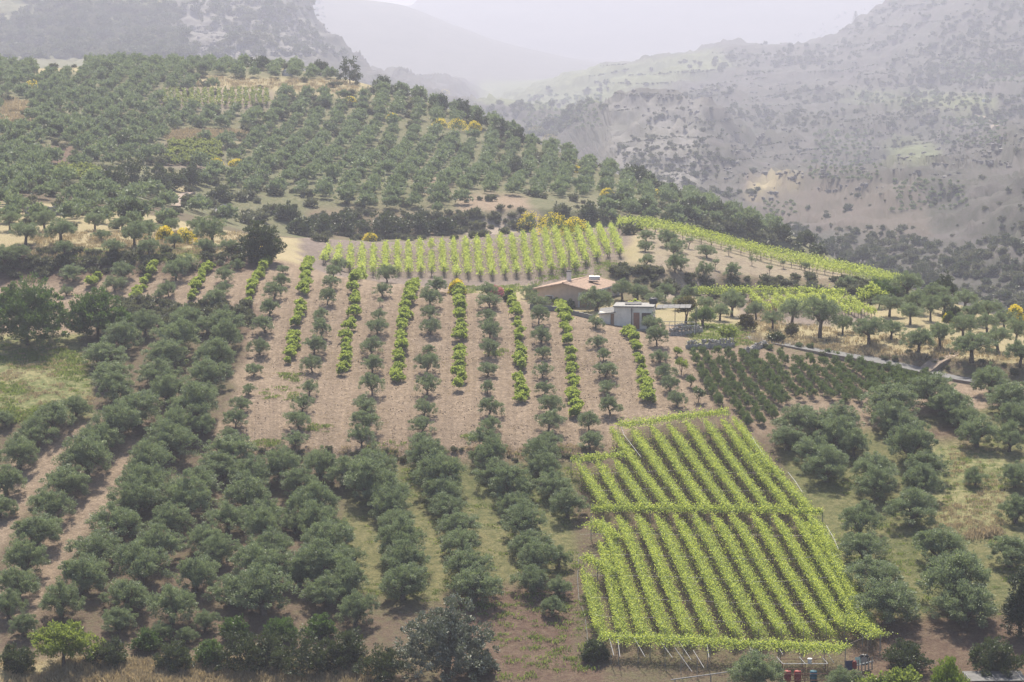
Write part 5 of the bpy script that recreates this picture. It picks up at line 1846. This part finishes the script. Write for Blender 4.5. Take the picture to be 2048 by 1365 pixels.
# ------------------------------------------------------------------ the far hill's olive groves (past the 300 largest trees): one mass
FO = []
for i in range(6):
    rng = np.random.RandomState(900 + i)
    lobes = olive_lobes(rng, 2.2, .5, 2.8, 4)
    mb_c = crown_mesh('hillside_olive', rng, lobes, 64, 14, .62, .22, .5, M_OLIVE_FAR, fill=.1)
    FO.append(src('hillside_olive_source', mb_c))
CLEAR = [[(385, 152), (560, 160), (740, 162), (740, 195), (560, 188), (390, 172)], [(318, 182), (548, 182), (545, 219), (318, 219)], [(325, 284), (442, 284), (442, 334), (318, 336)], [(0, 190), (60, 205), (60, 262), (0, 262)],
         [(330, 262), (500, 262), (495, 281), (330, 280)], [(70, 130), (175, 132), (170, 148), (60, 150)], [(105, 335), (205, 342), (195, 375), (100, 358)], [(205, 340), (400, 320), (405, 390), (190, 385)], [(925, 385), (1060, 395), (1060, 470), (925, 480)], [(90, 292), (150, 292), (140, 325), (75, 325)],
         [(345, 380), (390, 378), (385, 420), (345, 420)], [(1045, 398), (1170, 398), (1170, 470), (1045, 470)], [(620, 430), (930, 425), (930, 500), (600, 500)], [(40, 412), (150, 412), (150, 436), (40, 436)]]
pts, scs = [], []
rs = np.random.RandomState(55)
rot = R(14)
for gx in np.arange(-200, 175, 4.6):
    for gy in np.arange(335, 700, 4.9):
        x = gx + rs.uniform(-.5, .5) + 2.4 * math.sin(gy / 40)
        y = gy + rs.uniform(-.6, .6) + .25 * gx
        if not 338 < y < 655:
            continue
        z = zat(x, y)
        px, py = project(np.array([x, y, z]))
        if not (-60 < px < 2110 and py < 470):
            continue
        # only land of the far hill and the slope above the left terrace
        if y < 420 and (px > 640 or py > 462):
            continue
        if px > 60 and px < 560 and py > 452:
            continue
        if any(inside(c, np.array([px]), np.array([py]))[0] for c in CLEAR):
            continue
        k = fbm(x / 30, y / 30, 2, 21)
        if any(abs(px - b_[0]) < b_[2] * .5 and -4 < py - b_[1] < 16 for b_ in BROOM):
            continue
        if k > .72 or rs.rand() < .05:
            continue
        pts.append((x, y, z - .1))
        scs.append(rs.uniform(.7, 1.06) * (1.0 if rs.rand() > .1 else .6))
sc_instances('hillside_olive_groves', pts, scs, rs.randint(0, 6, len(pts)), FO, 'grey-green olive groves covering the far hillside')
print('far olives', len(pts))

# skyline scrub, bank scrub and undergrowth on the hill
SC = []
for i in range(4):
    rng = np.random.RandomState(950 + i)
    SC.append(src('scrub_source', crown_mesh('scrub', rng, [((rng.uniform(-.3, .3), 0, .5), (.9, .9, .6)), ((.4, .3, .4), (.6, .6, .5))], 30, 10, .5, .22, .4, M_SCRUB, fill=.1)))
SCD = []
for i in range(4):
    rng = np.random.RandomState(970 + i)
    SCD.append(src('dark_scrub_source', crown_mesh('dark_scrub', rng, [((rng.uniform(-.3, .3), 0, .7), (.9, .9, .9)), ((.5, .3, .5), (.7, .7, .7))], 34, 10, .55, .26, .45, M_DARK, fill=.1)))


def scatter_px(n, polys, rs, size, ylim=(0, 9e9), dens=None):
    P_, S_ = [], []
    for poly in polys:
        xs, ys = [q[0] for q in poly], [q[1] for q in poly]
        k = 0
        while k < n:
            k += 1
            X, Y = rs.uniform(min(xs), max(xs)), rs.uniform(min(ys), max(ys))
            if not inside(poly, np.array([X]), np.array([Y]))[0]:
                continue
            p = P(X, Y)
            if p is None or not ylim[0] < p.y < ylim[1]:
                continue
            if dens is not None and rs.rand() > dens(p.x, p.y) * (1 if p.y < 330 or p.y > 1500 else .6):
                continue
            P_.append((p.x, p.y, p.z - .05))
            S_.append(rs.uniform(*size))
    return P_, S_


rs = np.random.RandomState(66)
p1, s1 = scatter_px(700, [[(0, 120), (760, 140), (1500, 440), (1500, 470), (0, 460)]], rs, (.5, 1.6), (330, 680))
p2, s2 = scatter_px(170, [[(620, 425), (1060, 425), (1060, 480), (620, 485)], [(1200, 530), (1320, 545), (1700, 560), (1690, 598), (1260, 600)], [(1700, 560), (1900, 570), (1880, 620), (1700, 610)], [(-20, 505), (540, 505), (520, 535), (-20, 560)], [(240, 600), (500, 612), (500, 650), (250, 655)]], rs, (.35, 1.0), (0, 500))
p3, s3 = scatter_px(70, [[(1500, 668), (2048, 715), (2048, 760), (1500, 695)], [(500, 900), (1180, 900), (1180, 925), (500, 925)]], rs, (.2, .5), (0, 500))
sc_instances('hillside_scrub', p1 + p2 + p3, s1 + s2 + s3, rs.randint(0, 4, len(p1 + p2 + p3)), SC, 'low grey-green scrub on banks and between the trees')

M_CRAG = solid_mat('limestone', (.17, .16, .155), .95, .4, .4, .3)
# maquis of the hazy slopes beyond the valley
def dn(sc, seed, lo):
    return lambda x, y: np.clip((fbm(x / sc, y / sc, 4, seed) - lo) * 4.5 + .06, 0, 1)


q1, t1 = scatter_px(11000, [[(1130, 560), (1215, 300), (1490, 95), (1790, -5), (2060, -5), (2060, 650), (1800, 560)]], rs, (.6, 3.2), (430, 5000), dn(120, 31, .43))
t1 = [s_ * min(1.1, max(.55, p_[1] / 2300)) for p_, s_ in zip(q1, t1)]
q2, t2 = scatter_px(1500, [[(0, 0), (350, 0), (380, 115), (0, 118)]], rs, (1.4, 4.0), (690, 5000), dn(90, 33, .26))
q2b, t2b = scatter_px(420, [[(350, 0), (640, 0), (700, 115), (380, 115)]], rs, (1.4, 3.8), (690, 5000), dn(50, 34, .36))
q2, t2 = q2 + q2b, t2 + t2b
q3, t3 = scatter_px(1100, [[(970, 290), (980, 205), (1480, 95), (1500, 140), (1250, 190), (1210, 300)]], rs, (1.3, 3.4), (690, 5000), dn(110, 35, .42))
# scrub along old terrace edges: broken lines that follow the contour
for _ in range(150):
    X, Y = rs.uniform(1150, 2048), rs.uniform(20, 520)
    sl = rs.uniform(-.22, .05)
    for k in range(rs.randint(10, 46)):
        X += rs.uniform(2, 5)
        Y += sl * 3.4 + rs.uniform(-.6, .6)
        p = P(X, Y)
        if p is not None and p.y > 1000 and p.y < 2850 and rs.rand() < .85:
            q3.append((p.x, p.y, p.z - .1))
            t3.append(rs.uniform(.4, 1.1) * p.y / 1800)
sc_instances('valley_slope_maquis', q1 + q2 + q3, t1 + t2 + t3, np.where(rs.rand(len(q1 + q2 + q3)) < .35, rs.randint(0, 4, len(q1 + q2 + q3)), rs.randint(4, 8, len(q1 + q2 + q3))), [src('maquis_source', o.data) for o in SCD + SC], 'dark bushes dotted over the hazy slopes beyond the valley')
# pale outcrops on those slopes
RK = []
for i in range(4):
    rng = np.random.RandomState(400 + i)
    mb = MB()
    for j in range(5):
        v = unit(np.array([[x, y, w] for x in (-1, 1) for y in (-1, 1) for w in (-1, 1)], float)) * rng.uniform(.5, 1.3) * rng.uniform(.6, 1.3, (8, 3))
        mb.add(v + rng.normal(size=3) * np.array([1.6, 1.0, .2]), [(0, 1, 3, 2), (4, 6, 7, 5), (0, 4, 5, 1), (2, 3, 7, 6), (0, 2, 6, 4), (1, 5, 7, 3)])
    RK.append(src('outcrop_source', mb.mesh('outcrop', [M_CRAG])))
q5, t5 = scatter_px(4200, [[(1130, 560), (1215, 200), (1490, 95), (1790, -5), (2060, -5), (2060, 650), (1800, 560)]], rs, (.3, 1.2), (900, 5000), dn(120, 71, .42))
q6, t6 = scatter_px(1300, [[(345, 10), (470, 0), (640, 0), (690, 110), (350, 115)]], rs, (.5, 1.5), (690, 5000), dn(60, 73, .4))
sc_instances('rocky_outcrops', q5 + q6, t5 + t6, rs.randint(0, 4, len(q5 + q6)), RK, 'pale rocks breaking through the hazy slopes')
# olive plots over the valley in short lines
q4, t4 = [], []
for (cx, cy_, w_, h_) in ((1860, 395, 150, 60), (1950, 265, 130, 50), (1680, 290, 110, 50), (1560, 420, 60, 26), (1680, 345, 150, 40), (1120, 230, 150, 70), (1850, 205, 260, 26), (1960, 150, 160, 40)):
    for yy in np.arange(cy_ - h_ / 2, cy_ + h_ / 2, 7):
        for xx in np.arange(cx - w_ / 2, cx + w_ / 2, 13):
            p = P(xx + rs.uniform(-4, 4) + yy % 14, yy + rs.uniform(-2, 2))
            if p is not None and p.y > 690 and rs.rand() < .75:
                q4.append((p.x, p.y, p.z - .2))
                t4.append(rs.uniform(.6, 1.0) * p.y / 1600)
sc_instances('valley_slope_olives', q4, t4, rs.randint(0, 6, len(q4)), [src('valley_olive_source', o.data) for o in FO], 'faint olive plots on the hazy slopes beyond the valley')
p = P(1711, 52)
if p is not None:
    k = mpp(p)
    mb = MB()
    rng = np.random.RandomState(3)
    h = 30 * k
    mb.tube([(0, 0, 0), (0, 0, h)], [.05 * h * .3, .01 * h], 5)
    for i in range(11):
        z = h * (.12 + .08 * i)
        rr = h * .32 * (1 - i / 12.5)
        for a in np.arange(0, 6.28, .9):
            n_ = 10
            t = rng.rand(n_, 1)
            C = np.concatenate([np.cos(a) * rr * t, np.sin(a) * rr * t, z - .03 * h * t], 1)
            mb.leaves(C, rng.normal(size=(n_, 3)) * .3 + np.array([math.cos(a), math.sin(a), 0]), .09 * h, .03 * h, .4, rng, 1)
    link('spruce_tree', mb.mesh('spruce_tree', [M_BARK, M_CONIFER]), loc=p, label='lone layered conifer on the skyline of the hazy right slope', cat='tree')
for i, (px, py) in enumerate([(1967, 204), (1973, 205), (1979, 203)]):
    p = P(px, py)
    mb = MB()
    k = mpp(p)
    mb.box((0, 0, 2.2 * k), (4 * k, 4 * k, 6 * k))
    mb.box((0, 0, 5.4 * k), (4.6 * k, 4.6 * k, .8 * k))
    link('white_hut', mb.mesh('white_hut', [M_WHITE]), loc=p, label=f'tiny white hut on the hazy right slope, {ordn(i)} from left of three', cat='hut', group='white huts on the right slope')
ribbon('far_track', [(1950, 228), (1965, 236), (1982, 247), (1996, 256)], 2.6, M_TRACK, .3)
M_BOULDER = solid_mat('pale_rock', (.48, .46, .44), .9, .3, .6, .5)
for i, (px, py, w, h, lab) in enumerate([(446, 432, 36, 20, 'pale grey boulder among olives on the far hill'), (575, 152, 22, 12, 'pale rock in the upper grass clearing')]):
    p = P(px, py)
    k = mpp(p)
    rng = np.random.RandomState(i + 5)
    mb = MB()
    th, ph = np.meshgrid(np.linspace(0, 2 * np.pi, 15)[:-1], np.linspace(.02, np.pi - .02, 9))
    d3 = np.stack([np.sin(ph) * np.cos(th), np.sin(ph) * np.sin(th), np.cos(ph)], -1)
    rr = .75 + .5 * rng.rand(*th.shape)
    v = d3 * rr[..., None] * np.array([w * k / 2, w * k / 2.4, h * k])
    ii = np.arange(9 * 14).reshape(9, 14)
    f = [(ii[a, b], ii[a + 1, b], ii[a + 1, (b + 1) % 14], ii[a, (b + 1) % 14]) for a in range(8) for b in range(14)]
    mb.add(v.reshape(-1, 3), f)
    link('boulder', mb.mesh('boulder', [M_BOULDER]), loc=p, label=lab, cat='rock')

# ------------------------------------------------------------------ grass: dry tufts and weeds
def tuft(rng, mat, n_, h, w, name):
    mb = MB()
    C = rng.normal(size=(n_, 3)) * np.array([w, w, 0])
    C[:, 2] = h * .45
    D = np.concatenate([rng.normal(size=(n_, 2)) * .4, np.ones((n_, 1))], 1)
    mb.leaves(C, D, h * rng.uniform(.6, 1.3, n_), .05 + .05 * rng.rand(n_), np.clip(.5 + .3 * rng.normal(size=n_), 0, 1), rng)
    return src(name, mb.mesh(name, [mat]))


DG = [tuft(np.random.RandomState(k), M_DRYGRASS, 26, .5, .28, 'dry_tuft_source') for k in range(4)]
WG = [tuft(np.random.RandomState(k + 9), M_WEED, 26, .28, .26, 'weed_tuft_source') for k in range(4)]
rs = np.random.RandomState(88)
a1, b1 = scatter_px(900, [[(60, 465), (560, 465), (540, 505), (60, 520)], [(1490, 640), (1640, 655), (2048, 705), (2048, 740), (1480, 690)]], rs, (.5, 1.4), (0, 500))
a2, b2 = scatter_px(1500, [[(-10, 1325), (740, 1320), (740, 1372), (-10, 1372)]], rs, (.6, 1.5), (0, 300), dn(5, 41, .3))
a3, b3 = scatter_px(500, [[(0, 690), (170, 680), (185, 840), (0, 850)], [(1850, 880), (2010, 900), (2010, 1080), (1850, 1060)], [(420, 900), (1240, 890), (1240, 922), (420, 928)]], rs, (.4, 1.0), (0, 300), dn(6, 43, .4))
a4, b4 = scatter_px(350, [[(390, 155), (740, 165), (740, 192), (390, 174)], [(0, 190), (85, 215), (70, 265), (0, 265)], [(330, 262), (500, 262), (495, 282), (330, 280)]], rs, (1.0, 2.2), (400, 700))
a6, b6 = scatter_px(60, [[(1500, 600), (1560, 605), (1560, 660), (1500, 655)], [(1960, 1060), (2000, 1065), (1990, 1080), (1920, 1080)]], rs, (.9, 1.7), (0, 400))
sc_instances('dry_grass', a1 + a2 + a3 + a4 + a6, b1 + b2 + b3 + b4 + b6, rs.randint(0, 4, len(b1 + b2 + b3 + b4 + b6)), DG, 'straw-coloured dry grass on terraces and field edges')
c1, d1 = scatter_px(1500, [[(0, 690), (170, 680), (185, 840), (0, 850)]], rs, (.6, 1.6), (0, 320), dn(7, 51, .38))
c2, d2 = scatter_px(26, [[(530, 775), (600, 775), (590, 805), (520, 800)], [(510, 880), (560, 880), (550, 895), (505, 893)], [(620, 850), (660, 850), (655, 865), (615, 862)], [(730, 885), (850, 880), (850, 905), (730, 905)], [(1040, 895), (1140, 885), (1140, 910), (1040, 912)], [(980, 705), (1010, 700), (1010, 715), (975, 715)], [(560, 745), (600, 750), (595, 765), (560, 760)], [(930, 870), (960, 870), (955, 882), (925, 880)]], rs, (.6, 1.5), (0, 320))
c3, d3_ = scatter_px(900, [[(690, 930), (1180, 920), (1180, 1230), (690, 1190)], [(1640, 900), (2048, 850), (2048, 1240), (1700, 1240)]], rs, (.5, 1.3), (0, 300), dn(6, 53, .42))
c4, d4 = scatter_px(220, [[(880, 1215), (1180, 1190), (1180, 1350), (1000, 1365), (980, 1250)], [(1120, 528), (1230, 520), (1240, 545), (1060, 572)], [(900, 575), (1080, 570), (1080, 582), (900, 590)], [(120, 500), (420, 500), (420, 522), (120, 522)], [(1380, 645), (1500, 655), (1500, 690), (1380, 700)]], rs, (.6, 1.6), (0, 420))
sc_instances('green_weeds', c1 + c2 + c3 + c4, d1 + d2 + d3_ + d4, rs.randint(0, 4, len(d1 + d2 + d3_ + d4)), WG, 'green weeds and grass in meadow and between trees')
# straw and clods on the tilled field
CL = []
for k in range(3):
    rng = np.random.RandomState(k + 60)
    mb = MB()
    n_ = 9
    C = rng.normal(size=(n_, 3)) * np.array([.35, .2, 0]) + np.array([0, 0, .03])
    mb.leaves(C, np.concatenate([rng.normal(size=(n_, 2)), .08 * rng.normal(size=(n_, 1))], 1), .3 * rng.uniform(.5, 1.4, n_), .05, .6, rng)
    CL.append(src('straw_source', mb.mesh('straw', [M_DRYGRASS])))
e1, f1 = scatter_px(3800, [[(500, 690), (1240, 690), (1240, 910), (440, 915)]], rs, (.5, 1.1), (0, 320), dn(9, 61, .42))
sc_instances('straw_litter', e1, f1, rs.randint(0, 3, len(f1)), CL, 'scattered straw on the tilled field')
CD = []
M_CLOD = solid_mat('soil_clod', (.26, .2, .15), .95, .3, 3, .2)
for k in range(3):
    rng = np.random.RandomState(k + 160)
    mb = MB()
    for j in range(6):
        v = unit(np.array([[x, y, w] for x in (-1, 1) for y in (-1, 1) for w in (-1, 1)], float)) * rng.uniform(.03, .07) * rng.uniform(.6, 1.3, (8, 3))
        mb.add(v + rng.normal(size=3) * np.array([.8, .8, .0]), [(0, 1, 3, 2), (4, 6, 7, 5), (0, 4, 5, 1), (2, 3, 7, 6), (0, 2, 6, 4), (1, 5, 7, 3)])
    CD.append(src('clod_source', mb.mesh('clod', [M_CLOD])))
g1, h1 = scatter_px(2200, [[(500, 545), (1060, 600), (1400, 700), (1440, 800), (1240, 910), (440, 915)]], rs, (.6, 1.5), (0, 320), dn(8, 81, .3))
sc_instances('soil_clods', g1, h1, rs.randint(0, 3, len(h1)), CD, 'loose clods of soil on the tilled field')
